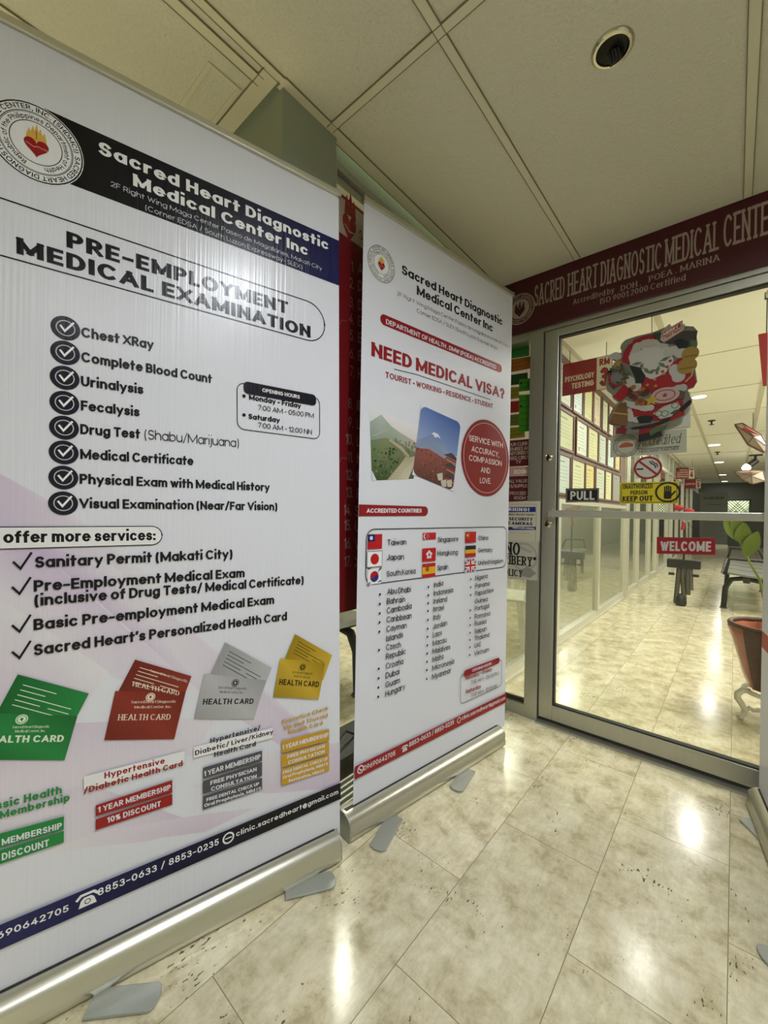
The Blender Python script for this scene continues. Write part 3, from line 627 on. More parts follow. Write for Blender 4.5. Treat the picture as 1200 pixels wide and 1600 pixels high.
# health cards printed on the banner
def card(back, front, c0, c1, ink, hl, sub, cap, serif=False):
    b1.poly([b1.px(*p) for p in back], [c1, c0, c0, c1])
    # small print on the rear card
    (ax, ay), (bx, by), (cx, cy), (dx, dy) = back
    for k in range(5):
        f = .16+.1*k; f2 = .34 if k % 2 else .46
        L = lambda s: (ax+(dx-ax)*f+(bx-ax)*s, ay+(dy-ay)*f+(by-ay)*s)
        b1.linep([L(.14), L(.14+f2)], .0016, ink)
        if k > 1: b1.linep([L(.6), L(.88)], .0016, ink)
    b1.poly([b1.px(*p) for p in front], [c0, c1, c0, c1])
    m = ((front[0][0]+front[1][0])/2, (front[0][1]+front[1][1])/2+14); u, v = b1.px(*m); r = .010; v += .008
    b1.disc(u, v, r, ink); b1.ring(u, v, r*.75, r*.12, c0); b1.poly([(u-r*.3, v+r*.1), (u, v-r*.45), (u+r*.3, v+r*.1), (u, v+r*.4)], c0)
    for (a, b), t in zip(sub, ('Sacred Heart Diagnostic', 'Medical Center, Inc.')): b1.text(t, a, b, 4, ink, .18, serif=True)
    b1.text('HEALTH CARD', hl[0], hl[1], cap, ink, .2, .06, slant=.18, serif=serif)
card([(28, 1053), (139, 1083), (104, 1150), (-14, 1130)], [(-52, 1112), (121, 1118), (101, 1187), (-52, 1186)], '1d7a3c', '0f5c2a', 'c9d8c4', [(-27, 1160), (99, 1158)], [((20, 1137), (78, 1136)), ((24, 1143.5), (72, 1142.5))], 11)
card([(211, 1030), (299, 1056), (287, 1088), (182, 1085)], [(180, 1079), (290, 1080), (272, 1154), (163, 1155.5)], '7e2a1e', '651d15', 'd8c9b8', [(184, 1124.5), (266, 1123.5)], [((205, 1098), (275, 1097)), ((210, 1106), (268, 1105))], 9, True)
b1.text('Sacred Heart Diagnostic', (235, 1049), (293, 1066), 4, 'd8c9b8', .18, serif=True); b1.text('HEALTH CARD', (207, 1071), (280, 1086), 7, 'd8c9b8', .2, .06, slant=.1, serif=True)
card([(351, 1003), (424, 1043), (408, 1085), (327, 1056)], [(319, 1052), (415, 1062), (396, 1122.5), (303, 1122)], 'a9a9ac', '8e8e92', '2a2a2e', [(316, 1100), (395, 1099)], [((340, 1075), (385, 1077)), ((343, 1082), (380, 1083))], 9)
card([(460, 990), (518, 1023), (504, 1062), (442, 1034)], [(437, 1028), (507, 1036), (497, 1092), (426, 1088)], 'b99a2e', '8f7417', '2a2408', [(435, 1069), (497, 1073)], [((455, 1051), (488, 1054)), ((458, 1057), (485, 1060))], 9)
GR, RD, SG, GD = '1d7a3c', '8c1b1b', '4b4b50', 'b98f2b'
b1.text('Classic Health', (-40, 1272), (97, 1237.5), 13, GR, .2, .04); b1.text('Membership', (0, 1277.5), (109, 1249), 12, GR, .2, .04)
b1.polyp([(131, 1212), (288, 1172), (288, 1190), (131, 1232)], 'd8d7da')
b1.text('Hypertensive', (163, 1215), (257, 1191), 9.5, RD, .2, .05); b1.text('/Diabetic Health Card', (131, 1238.5), (285, 1195), 9.5, RD, .2, .05)
b1.polyp([(302, 1166), (425, 1136), (425, 1152), (302, 1183)], 'd8d7da')
b1.text('Hypertensive/', (328, 1160), (406, 1139), 7.5, '3a3a40', .2, .04); b1.text('Diabetic/ Liver/Kidney', (304, 1179), (426, 1145), 7.5, '3a3a40', .2, .03); b1.text('Health Card', (334, 1181.5), (399, 1164), 7.5, '3a3a40', .2, .04)
b1.text('Executive Check', (440, 1130), (512, 1108), 6.2, GD, .19, .04); b1.text('Up and Thyroid', (443, 1139), (511, 1119), 6.2, GD, .19, .04); b1.text('Health Card', (450, 1146), (503, 1131), 6, GD, .19, .04)
def bar(x0, y0, x1, y1, h, c): b1.polyp([(x0, y0), (x1, y1), (x1, y1+h[1]), (x0, y0+h[0])], c)
bar(-60, 1316, 100, 1273.5, (23, 20), GR); b1.text('1 YEAR', (-56, 1334), (-4, 1320), 10, WHITE, .18, .06); b1.text('MEMBERSHIP', (3.6, 1318.5), (97, 1292), 10, WHITE, .18, .06)
bar(-60, 1344, 100, 1296, (24, 18), GR); b1.text('DISCOUNT', (3.6, 1342), (77, 1319), 11, WHITE, .18, .06)
bar(149.4, 1256.4, 268.7, 1217, (17, 19.6), RD); b1.text('1 YEAR MEMBERSHIP', (153, 1268), (266.4, 1232), 9, WHITE, .18, .05)
bar(149.4, 1278, 268.7, 1238.4, (17, 17), RD); b1.text('10% DISCOUNT', (167.4, 1284), (251, 1257.5), 9, WHITE, .18, .06)
bar(316.4, 1198, 408.6, 1171.4, (17, 16), SG); b1.text('1 YEAR MEMBERSHIP', (318, 1211.5), (406.4, 1184), 8, WHITE, .18, .04)
bar(316.4, 1218.6, 408.6, 1189, (20, 21.5), SG); b1.text('FREE PHYSICIAN', (328, 1225), (400, 1203), 6.3, WHITE, .18, .04); b1.text('CONSULTATION', (329, 1234.5), (400, 1214), 6.3, WHITE, .18, .04)
bar(316.4, 1242, 408.6, 1213.7, (21.6, 18.3), SG); b1.text('FREE DENTAL CHECK UP', (322, 1250.5), (404, 1225), 5.2, WHITE, .18, .03); b1.text('Oral Prophylaxis, Mild (1)', (318.6, 1259.5), (407, 1232), 5.2, WHITE, .18, .03)
bar(438.8, 1156.5, 513, 1137.6, (19, 18), GD); b1.text('1 YEAR MEMBERSHIP', (440, 1170), (512, 1149.5), 7, WHITE, .18, .03)
bar(438.8, 1178, 513, 1158, (20, 18), GD); b1.text('FREE PHYSICIAN', (448, 1184), (506, 1166.5), 5.6, WHITE, .18, .03); b1.text('CONSULTATION', (449, 1193), (506, 1175), 5.6, WHITE, .18, .03)
bar(438.8, 1200.6, 513, 1178, (25.5, 24.4), GD); b1.text('FREE DENTAL CHECK UP', (441, 1208), (511, 1186), 4.8, WHITE, .18, .03); b1.text('Oral Prophylaxis, Mild (1)', (441, 1215.5), (511, 1193.5), 4.8, WHITE, .18, .03); b1.text('Restoration, Mild (1)', (450, 1221), (505, 1204), 4.8, WHITE, .18, .03)
def stripe(p, vt, vb, cols, W):
    n = len(cols)-1; p.poly([(W*i/n, vb) for i in range(n+1)]+[(W*i/n, vt) for i in range(n, -1, -1)], list(cols)+list(reversed(cols)))
vt = (b1.px(0, 1442)[1]+b1.px(529, 1222)[1])/2; vb = (b1.px(0, 1478)[1]+b1.px(529, 1249)[1])/2
stripe(b1, vt, vb, ['191c58', '17194c', '100f2a', '121116', '121116'], W1)
def phone(p, x, y, s, c, ink):
    u, v = p.px(x, y); p.poly([(u-s*.5, v-s*.42), (u+s*.5, v-s*.42), (u+s*.36, v+s*.05), (u+s*.2, v+s*.2), (u-s*.2, v+s*.2), (u-s*.36, v+s*.05)], c)
    p.line([(u-s*.55, v+s*.2), (u-s*.35, v+s*.4), (u+s*.35, v+s*.4), (u+s*.55, v+s*.2)], s*.17, c); p.ring(u, v-s*.12, s*.15, s*.05, ink)
b1.text('09690642705', (-32, 1476), (107.5, 1420), 11, HW, .15, .1); phone(b1, 137, 1402, .033, HW, '17194c')
b1.text('8853-0633 / 8853-0235', (153, 1397), (341, 1317), 11, HW, .15, .1)
u, v = b1.px(356, 1307); b1.ring(u, v, .013, .004, HW); b1.line([(u-.007, v), (u+.007, v)], .003, HW)
b1.text('clinic.sacredheart@gmail.com', (368, 1305), (527, 1238.5), 8, HW, .15, .09)
b1.build('graphic_panel', rect_outline(0, .06, W1, H1), WHITE, root1, 'film')
foot(root1, gp(140, 1573), gp(250, 1560)); foot(root1, gp(445, 1395), gp(524, 1376))
# ---------------------------------------------------------------- second banner: medical visa
A2, B2 = gp(547, 1322), gp(790, 1167)
root2, b2, U2, N2 = rollup(A2, B2, 'white banner asking NEED MEDICAL VISA, standing nearer the glass door', .905, 2.12, 0., setback=.045)
uL, uR2 = b2.px(560, 800)[0], b2.px(794.5, 800)[0]; b2.P = b2.P+U2*uL; W2 = uR2-uL; H2 = b2.px(680, 383)[1]
DR = '86141a'; TX = '16161b'
uc, vc = b2.px(596, 413); seal(b2, uc, vc, b2.px(617, 424)[0]-uc)
b2.text('Sacred Heart Diagnostic', (627.5, 427.5), (785, 508.8), 14.5, TX, .19); b2.text('Medical Center Inc', (651, 460), (770, 519), 14.5, TX, .19)
b2.text('2F Right Wing Maga Center Paseo de Magallanes Makati City /', (620, 461), (797, 544.5), 6.5, '6a4a52', .09, .02); b2.text('Corner EDSA / SLEX (South Luzon Express Way)', (651, 488), (777, 547), 6.5, '55454c', .1, .02)
def pill(p, px0, px1, c, r=.02, flush=False):
    (a, b), (c_, d) = p.px(*px0), p.px(*px1); p.rrect(0 if flush else a, b, c_, d, r, c)
(ua, va), (ub, vb) = b2.px(594, 500), b2.px(784, 575); va = (va+vb)/2
b2.rrect(ua, va-.019, ub, va+.019, .019, DR)
b2.text('DEPARTMENT OF HEALTH . DMW (POEA) ACCREDITED', (603, 506), (775, 577), 8, WHITE, .16, .02)
b2.text('NEED MEDICAL VISA?', (580, 556), (788, 624), 22.5, DR, .21, .0)
b2.linep([(616, 577), (650, 585), (700, 602), (766, 624.5)], .003, '3a3a40'); b2.text('TOURIST * WORKING * RESIDENCE * STUDENT', (602, 590), (770, 638.5), 9.5, DR, .17, .03)
# two holiday photographs printed on the sheet
def quadmap(p, tl, tr, br, bl):
    P = [p.px(*q) for q in (tl, tr, br, bl)]
    def f(s, t):
        a = [P[0][i]*(1-s)+P[1][i]*s for i in (0, 1)]; b = [P[3][i]*(1-s)+P[2][i]*s for i in (0, 1)]
        return (a[0]*(1-t)+b[0]*t, a[1]*(1-t)+b[1]*t)
    return f
def blobs(p, f, n, reg, cols, r, seed):
    rnd = random.Random(seed)
    for k in range(n):
        s, t = reg(rnd)
        if not (.03 < s < .97 and .03 < t < .97): continue
        rr = r*rnd.uniform(.5, 1.2); u, v = f(s, t); m = rnd.randint(6, 8); p.poly([(u+rr*math.cos(2*math.pi*i/m)*rnd.uniform(.7, 1.1), v+rr*.8*math.sin(2*math.pi*i/m)) for i in range(m)], rnd.choice(cols), up=0 if k % 8 else 1)
f = quadmap(b2, (577, 636), (654, 668), (646, 748), (581, 751))
b2.poly([f(0, 0), f(1, 0), f(1, .35), f(0, .35)], ['d3d3d6', 'd3d3d6', 'cdbfc0', 'bfc4c4'])
b2.poly([f(0, .2), f(.22, .04), f(.42, .16), f(.65, .22), f(1, .3), f(1, 1), f(0, 1)], ['8c9a92', 'a3aca6', '94a093', '9aa395', 'a89e98', '55603f', '3c5230'])
b2.poly([f(0, .45), f(.3, .36), f(.6, .38), f(1, .5), f(1, 1), f(0, 1)], ['5f7350', '7a7f5c', '75794f', '6c7050', '4a5532', '2f4524'])
blobs(b2, f, 90, lambda r: (r.uniform(0, .6), r.uniform(.5, 1)), ['2f4a22', '3f5f2c', '25391b', '52703a', '6a7d3e'], .006, 3)
blobs(b2, f, 45, lambda r: (r.uniform(.5, 1), r.uniform(.33, .52)), ['5d6a44', '6d7550', '4d5b39'], .005, 4)
b2.poly([f(.5, 1), f(.75, .72), f(.85, .58), f(.66, .44), f(.4, .36), f(.36, .4), f(.62, .5), f(.76, .6), f(.64, .74), f(.34, 1)][::1], 'a39a80')
b2.poly([f(.40, 1), f(.64, .76), f(.80, .62), f(.99, .56), f(.99, .7), f(.86, 1)], ['b0a78e', 'aba288', '9d9478', 'a89f86', 'b3ab94', 'bdb59f'])
for k in range(9): b2.line([f(.42+.05*k, .97-.04*k), f(.62+.04*k, .97-.04*k)], .0012, '857c62')
b2.line([f(.36, .4), f(.6, .49), f(.8, .6)], .003, '7d7258'); b2.line([f(.05, .38), f(.25, .28), f(.38, .22)], .003, 'b3ab98')
for a, b, c in (((0, 1), (.0, .86), (.1, 1)), ((0, 1), (.04, .97), (.0, .9))): b2.poly([f(*a), f(*b), f(*c)], WHITE)
f = quadmap(b2, (658, 633), (719.5, 661), (707, 767), (644, 741))
def rcorner(p, f): 
    for s, t, ds, dt in ((0, 0, 1, 1), (1, 0, -1, 1), (1, 1, -1, -1), (0, 1, 1, -1)):
        k = .13; pts = [f(s-.01*ds, t-.01*dt)]+[f(s+ds*k*(1-math.cos(math.radians(a))), t+dt*k*.7*(1-math.sin(math.radians(a)))) for a in range(0, 91, 15)]; p.poly(pts, WHITE)
b2.poly([f(0, 0), f(1, 0), f(1, .5), f(0, .5)], ['4a66a6', '2f4f98', '7388b8', '8698bd'])
b2.poly([f(0, .5), f(.18, .42), f(.36, .3), f(.46, .3), f(.62, .4), f(.8, .5), f(1, .56), f(1, .66), f(0, .66)], ['7d8bab', '6f80a8', '5f73a5', '6a7ba6', '7585a8', '8793ac', '8f98ab', '8a8f9b', '838a9b'])
b2.poly([f(.3, .345), f(.36, .3), f(.46, .3), f(.54, .35), f(.46, .34), f(.4, .37), f(.35, .335)], 'c9ced8')
b2.poly([f(0, .62), f(.3, .56), f(1, .64), f(1, 1), f(0, 1)], ['7a4a44', '8a4a40', '6a3a34', '3f2a26', '5a342c'])
blobs(b2, f, 90, lambda r: (r.uniform(0, .8), r.uniform(.58, 1)), ['7d2f2a', '8f3f34', '5f2622', '9c5544', '6e3a30', '4c2a20'], .005, 8)
for k, (s0, t0) in enumerate(((.66, .5), (.7, .64), (.74, .78))):
    b2.poly([f(s0, t0+.05), f(.85, t0-.02), f(1, t0+.02), f(1, t0+.07)], '3c3338'); b2.poly([f(s0+.06, t0+.06), f(1, t0+.075), f(1, t0+.13), f(s0+.08, t0+.11)], '8f2f28')
    b2.line([f(s0+.08, t0+.1), f(1, t0+.115)], .0018, 'c9b9a0')
for q in ((.55, .86), (.66, .93), (.8, .9)): b2.poly([f(q[0], q[1]), f(q[0]+.13, q[1]-.05), f(q[0]+.16, q[1]+.05), f(q[0]+.05, q[1]+.08)], 'b9b3a2')
rcorner(b2, f)
# motto roundel
uc, vc = b2.px(759.5, 716); ru = (b2.px(796, 716)[0]-b2.px(722, 712)[0])/2; rv = (b2.px(757, 656)[1]-b2.px(759, 776)[1])/2
b2.disc(uc, vc, ru, '7e1118', rv, 48); b2.ring(uc, vc, ru*.91, .0022, 'c9b6ae', rv*.91)
for t, a, b, w in (('SERVICE WITH', (732, 688.5), (785, 700), .12), ('ACCURACY,', (736, 705.5), (779, 714.5), .12), ('COMPASSION', (732, 719.5), (783, 728.5), .12), ('AND', (750.5, 738), (765, 740.5), .12), ('LOVE.', (749, 755), (766, 756), .12)): b2.text(t, a, b, 9, 'd8ccca', w, .02)
(ua, va), (ub, vb) = b2.px(567, 805), b2.px(668, 791.5); b2.poly([(0, va-.003)]+[(ub-.018+.018*math.cos(math.radians(t)), (va+vb)/2+(vb-va)/2*math.sin(math.radians(t))) for t in range(-90, 91, 15)]+[(0, vb)], DR)
b2.text('ACCREDITED COUNTRIES', (572, 801.3), (658, 801), 7, WHITE, .2, .0)
(ua, va), (ub, vb) = b2.px(570.5, 905), b2.px(791, 845); va = b2.px(640, 905)[1]; vb = b2.px(680, 825)[1]; b2.rrline(ua, va, ub, vb, .035, .003, TX)
# flags
def flag(x0, y0, x1, y1):
    (ua, vb), (ub, va) = b2.px(x0, (y0)), b2.px(x1, y1); return ua, va, ub, vb
FR = 'b0131c'
def fl_rect(F, a, b, c, d, col): u0, v0, u1, v1 = F; b2.rect(u0+(u1-u0)*a, v0+(v1-v0)*b, u0+(u1-u0)*c, v0+(v1-v0)*d, col)
F = flag(574, 835, 596, 857); fl_rect(F, 0, 0, 1, 1, FR); fl_rect(F, 0, .5, .5, 1, '17235e'); b2.disc(F[0]+(F[2]-F[0])*.24, F[1]+(F[3]-F[1])*.75, .007, WHITE)
F = flag(573, 862, 596, 884.5); fl_rect(F, 0, 0, 1, 1, 'dedee0'); b2.rrline(*F, .001, .0018, TX); b2.disc((F[0]+F[2])/2, (F[1]+F[3])/2, .019, FR)
F = flag(574, 890, 594, 911); fl_rect(F, 0, 0, 1, 1, 'dedee0'); u, v = (F[0]+F[2])/2, (F[1]+F[3])/2
b2.poly([(u+.019*math.cos(math.radians(t)), v+.019*math.sin(math.radians(t))) for t in range(-25, 156, 12)], FR); b2.poly([(u+.019*math.cos(math.radians(t)), v+.019*math.sin(math.radians(t))) for t in range(155, 336, 12)], '1b2f78')
b2.disc(u-.009, v+.004, .0095, FR); b2.disc(u+.009, v-.004, .0095, '1b2f78')
for sx in (-1, 1):
    for sy in (-1, 1):
        for k in (-1, 0, 1): b2.line([(u+sx*.025-.005+k*.004*sx, v+sy*.024-.006*sx*sy+k*.003), (u+sx*.025+.004+k*.004*sx, v+sy*.024+.005-k*.0005)], .0022, '222228')
F = flag(660, 832.5, 680, 842.5); fl_rect(F, 0, .5, 1, 1, FR); fl_rect(F, 0, 0, 1, .5, 'dedee0'); fl_rect(F, 0, 0, 1, 1, FR); u, v = F[0]+.014, (F[1]+F[3])/2; b2.disc(u, v, .011, WHITE); b2.disc(u+.005, v, .010, FR); [b2.disc(u+.013+.006*math.cos(k*1.257), v+.006*math.sin(k*1.257), .0016, WHITE, n=6) for k in range(5)]
F = flag(659, 857, 679.5, 876); fl_rect(F, 0, 0, 1, 1, FR); u, v = (F[0]+F[2])/2, (F[1]+F[3])/2
for k in range(5): a = math.radians(90+72*k); b2.disc(u+.011*math.cos(a), v+.011*math.sin(a), .0065, WHITE, n=12)
b2.disc(u, v, .003, FR, n=8)
F = flag(659, 881, 679, 900.5); fl_rect(F, 0, 0, 1, 1, FR); fl_rect(F, 0, .25, 1, .75, 'd0a21f'); b2.rect(F[0]+.02, F[1]+.026, F[0]+.034, F[1]+.046, '8e3a22'); b2.ring(F[0]+.027, F[1]+.036, .012, .002, '8e3a22')
F = flag(726, 831, 742.5, 847.5); fl_rect(F, 0, 0, 1, 1, FR); b2.disc(F[0]+.014, F[3]-.015, .007, 'd8b02a', n=5)
for k in range(4): b2.disc(F[0]+.028-.004*abs(k-1.5), F[3]-.006-.006*k, .0022, 'd8b02a', n=5)
F = flag(726, 853, 742, 869.5); fl_rect(F, 0, 0, 1, .333, 'a8141c'); fl_rect(F, 0, .333, 1, .666, 'c9a01f'); fl_rect(F, 0, .666, 1, 1, '161616')
F = flag(725.5, 874.5, 742, 892); fl_rect(F, 0, 0, 1, 1, '1d2a66'); u0, v0, u1, v1 = F; um, vm = (u0+u1)/2, (v0+v1)/2
for a, b in (((u0, v0), (u1, v1)), ((u0, v1), (u1, v0))):
    d = Vector((b[0]-a[0], b[1]-a[1])); a2 = (a[0]+d[0]*.06, a[1]+d[1]*.06); b3 = (b[0]-d[0]*.06, b[1]-d[1]*.06); b2.line([a2, b3], .011, 'dedee0'); b2.line([a2, b3], .004, FR)
fl_rect(F, 0, .34, 1, .66, 'dedee0'); fl_rect(F, .36, 0, .64, 1, 'dedee0'); fl_rect(F, 0, .41, 1, .59, FR); fl_rect(F, .42, 0, .58, 1, FR)
for t, a, b, h in (('Taiwan', (604, 852), (633.5, 850.7), 9), ('Japan', (603, 875.2), (630, 873.8), 9), ('South Korea', (603, 900.8), (648, 895.7), 9), ('Singapore', (682.5, 847.2), (714.7, 845.5), 8), ('Hongkong', (682, 868.2), (714, 866), 8), ('Spain', (682, 891), (699, 888.8), 8),
                   ('China', (746, 844), (761.3, 843.5), 7), ('Germany', (745.8, 863.2), (768.3, 862), 7), ('United Kingdom', (745.5, 883), (785, 879), 7)): b2.text(t, a, b, h, TX, .12)
c1 = (('Abu Dhabi', 928.8, 640.8, 924.4, 1), ('Bahrain', 943.7, 631.6, 940, 1), ('Cambodia', 958.4, 641.7, 950.3, 1), ('Caribbean', 972.5, 641.7, 965.6, 1), ('Cayman', 987, 634, 980.5, 1), ('Islands', 1002, 628.4, 995, 0), ('Czech', 1015.6, 625, 1010.7, 1), ('Republic', 1030, 632.7, 1020.8, 0), ('Croatia', 1044.7, 628.7, 1036.6, 1), ('Dubai', 1059.6, 622.7, 1052.4, 1), ('Guam', 1074, 623.5, 1066, 1), ('Hungary', 1088.4, 631.6, 1075.4, 1))
for i, (t, y, x1, y1, bl) in enumerate(c1):
    x0 = 603.4-.27*i; b2.text(t, (x0, y), (x1, y1), 9.2, TX, .125)
    if bl: u, v = b2.px(x0-11, y-.5); b2.disc(u, v, .0045, TX, n=12)
c2 = (('India', 917.8, 691, 914.4), ('Indonesia', 930.8, 706.4, 925), ('Ireland', 943, 696.9, 939.4), ('Israel', 955.2, 692, 952.3), ('Italy', 969, 687.4, 965.6), ('Jordan', 982.8, 696.9, 976.2), ('Laos', 995.5, 688.8, 991.5), ('Macau', 1008.7, 696, 1002.7), ('Maldives', 1021.4, 701.8, 1013.6), ('Malta', 1034.3, 691, 1028.6), ('Micronesia', 1047.3, 707.8, 1035.8), ('Myanmar', 1061, 703.2, 1050))
for i, (t, y, x1, y1) in enumerate(c2):
    x0 = 676.4-.28*i; b2.text(t, (x0, y), (x1, y1), 8.3, TX, .125); u, v = b2.px(x0-8.5, y-1); b2.disc(u, v, .0045, TX, n=12)
c3 = (('Nigeria', 906.3, 760.4, 903, 1), ('Panama', 918.7, 763.3, 914.4, 1), ('Papua New', 930.8, 769.6, 924.4, 1), ('Guinea', 942.6, 760.2, 938.8, 0), ('Portugal', 954.6, 762.5, 949, 1), ('Romania', 966.7, 763.9, 961, 1), ('Russia', 977.7, 757.9, 973.3, 1), ('Saipan', 989.7, 758.7, 984.8, 1), ('Thailand', 1000.7, 762.5, 994.3, 1), ('UAE', 1012.2, 749.5, 1009.3, 1), ('Vietnam', 1024.2, 762.2, 1017.3, 1))
for i, (t, y, x1, y1, bl) in enumerate(c3):
    x0 = 740.9-.2*i; b2.text(t, (x0, y), (x1, y1), 7.4, TX, .12)
    if bl: u, v = b2.px(x0-7, y-1.5); b2.disc(u, v, .0045, TX, n=12)
(ua, va), (ub, vb) = b2.px(717.5, 1086), b2.px(782, 1043); va = b2.px(745, 1087)[1]; vb = b2.px(723.6, 1052)[1]; b2.rrline(ua, va, ub, vb, .018, .0025, TX)
ua, va = b2.px(723, 1057); ub = b2.px(778.5, 1037)[0]; vb = b2.px(723.6, 1047)[1]; b2.rrect(ua, va, ub, vb, .012, DR)
b2.text('OPENING HOURS', (735.7, 1049.5), (766, 1038), 4.5, WHITE, .14, .02); b2.text('Monday - Friday', (726.5, 1061.5), (767, 1047), 6, DR, .18); b2.text('7:00 AM - 05:00 PM', (733.4, 1069), (777, 1054), 6, TX, .1)
b2.text('Saturday', (726, 1083), (749.5, 1073.8), 6, DR, .18); b2.text('7:00 AM - 12:00 NN', (733.4, 1089), (774.5, 1073.5), 6, TX, .1)
vt = (b2.px(556, 1193)[1]+b2.px(787, 1084)[1])/2; vb = (b2.px(556, 1213)[1]+b2.px(787, 1098.5)[1])/2
b2.rect(0, vb, W2, vt, '8a1d1d')
u, v = b2.px(561.5, 1200.5); b2.disc(u, v, .014, WHITE); b2.disc(u, v, .010, '8a1d1d'); b2.line([(u-.005, v+.004), (u-.001, v-.003), (u+.005, v-.004)], .004, WHITE)
b2.text('09690642705', (566, 1203), (615.5, 1178.5), 8, WHITE, .14, .08); phone(b2, 630.5, 1168, .025, WHITE, '8a1d1d'); b2.text('8853-0633 / 8853-0235', (637, 1166), (707, 1130), 7.5, WHITE, .15, .06)
u, v = b2.px(715, 1124); b2.ring(u, v, .011, .003, WHITE); b2.text('clinic.sacredheart@gmail.com', (719.5, 1124), (787, 1092), 6, WHITE, .13, .05)
b2.build('graphic_panel', rect_outline(0, .06, W2, H2), WHITE, root2, 'film2')
foot(root2, gp(618, 1278), gp(588, 1331)); foot(root2, gp(733, 1204), gp(711, 1237))
# ---------------------------------------------------------------- third banner, seen edge-on at the right
P3a, P3b = Vector((.047, 2.05, 0)), Vector((.175, 1.19, 0))
root3, b3, U3, N3 = rollup(P3a, P3b, 'white banner with a red stripe at the right edge, seen almost edge-on', .87, 1.90, 0., setback=.035)
b3.rect(0, .605, .87, .665, 'a3121f')
for k in range(3): b3.text('MEDICAL', (.25, .9+.2*k), (.7, .9+.2*k), .06, TX, .18, px=False)
b3.q = b3.q[:1]
b3.build('graphic_panel', rect_outline(0, .06, .87, 1.90), WHITE, root3, 'film2')
foot(root3, Vector((.115, 1.86, 0)), gp(1164, 1280)); foot(root3, Vector((.17, 1.42, 0)), Vector((.06, 1.38, 0)))
# rails were set for nominal heights: seat them on the sheets' top edges
for rt, pr, w, h in ((root1, b1, W1, H1), (root2, b2, W2, H2)):
    for ch in list(rt.children):
        if ch.name.startswith(('top_rail', 'support_pole')):
            for g in list(ch.children): bpy.data.objects.remove(g)
            bpy.data.objects.remove(ch)
    MB().tube([pr.at(w/2, .05, -.03), pr.at(w/2, h-.01, -.014)], .009, 10).build('support_pole', 'steel', rt, smooth=True)
    tr = MB().obox(pr.at(w/2, h), pr.U, pr.N, (0, 0, 1), w/2+.002, .009, .009).build('top_rail', 'steel', rt, bevel=.003)
    for u in (0, w): MB().obox(pr.at(u, h), pr.U, pr.N, (0, 0, 1), .004, .010, .0105).build('rail_end_cap', 'steel', tr)
# ================================================================== SIGNS AND STICKERS
NF = Vector((0, -1, 0))
def flat(y): return Print((0, y, 0), (1, 0, 0), NF)
def sheet(name, pts, base, label, cat, y, draw=None, m='vinyl', group=None, thick=.0008, back='c4c2b4'):
    p = flat(y)
    if draw: draw(p)
    o = p.build(name, [p.px(*q) for q in pts], base, None, m, thick, back)
    return tag(o, label, cat, group)
# ---- the clinic's name board over the door
SIGN_Y = Y_DOOR-.03
sg = flat(SIGN_Y)
SR, SC_ = '45101a', 'a08f86'
sz0, sz1 = sg.px(1000, 480)[1], 2.333
sz0 = (sg.px(803, 521)[1]+sg.px(1190, 416)[1])/2
uc, vc = sg.px(812, 483); r = .082
sg.disc(uc, vc, r, SC_); sg.disc(uc, vc, r*.93, SR); sg.ring(uc, vc, r*.72, .003, SC_); sg.disc(uc, vc, r*.64, SC_)
sg.arctext('SACRED HEART DIAGNOSTIC MEDICAL CENTER', uc, vc, r*.76, 200, -140, r*.13, SC_, .2)
for k in range(3): sg.poly([(uc-.03+.02*k, vc+.008), (uc-.012+.02*k, vc+.008), (uc-.018+.02*k, vc+.045-.008*abs(k-1))], SR)
sg.poly([(uc+.0018*16*math.sin(t)**3, vc-.012+.0019*(13*math.cos(t)-5*math.cos(2*t)-2*math.cos(3*t)-math.cos(4*t))) for t in [2*math.pi*i/30 for i in range(30)]], SR)
for t, a, b, h in (('SACRED', (835, 479.5), (882.5, 465), 33), ('HEART', (887, 463.8), (934.5, 448), 36), ('DIAGNOSTIC', (938.5, 447.5), (1034.5, 419), 38), ('MEDICAL', (1039, 417.2), (1124, 389.5), 43), ('CENTER', (1130, 387.8), (1216, 361), 50)):
    sg.text(t, a, b, h, SC_, .24, .0, serif=True)
for t, a, b, h in (('Accredited by', (895.5, 476), (960, 457), 8), ('DOH .', (970, 455), (1002, 446), 8.5), ('POEA .', (1013.8, 441), (1058, 426), 9), ('MARINA', (1063, 425.3), (1125, 406.7), 10), ('ISO 9001:2000 Certified', (938, 475.3), (1071.5, 437.5), 8.5)):
    sg.text(t, a, b, h, SC_, .2, .04, serif=True)
tag(sg.build('name_board', rect_outline(-1.0, sz0, .6, 2.334), SR, None, 'vinyl', .028, SR), 'long maroon board naming the medical center above the glass door', 'sign')
# ---- red list of services on the left glazing
lp = Print((-1.052, 0, 0), (0, 1, 0), (1, 0, 0))
ly1 = lp.px(521, 290); lz0 = lp.px(530, 958)[1]; lz1 = lp.px(540, 308)[1]; lzm = (lp.px(530, 362)[1]+lp.px(566, 388)[1])/2
lu0 = lp.px(519, 600)[0]; LR = '6d0d14'
lp.rect(lu0, lzm, lu0+1.0, lz1, 'a89a88'); lp.rect(lu0, lz1-.012, lu0+1.0, lz1, '7a1c20')
hx = lp.px(546, 342)
for k, (dx, dz, hh) in enumerate(((-.02, .03, .05), (.005, .03, .065), (.03, .025, .05))): lp.poly([(hx[0]+dx*.7-.011, hx[1]+dz-.02), (hx[0]+dx*.7+.011, hx[1]+dz-.02), (hx[0]+dx*.7+.007, hx[1]+dz+hh*.6), (hx[0]+dx*.7, hx[1]+dz+hh), (hx[0]+dx*.7-.008, hx[1]+dz+hh*.5)], '7e1216')
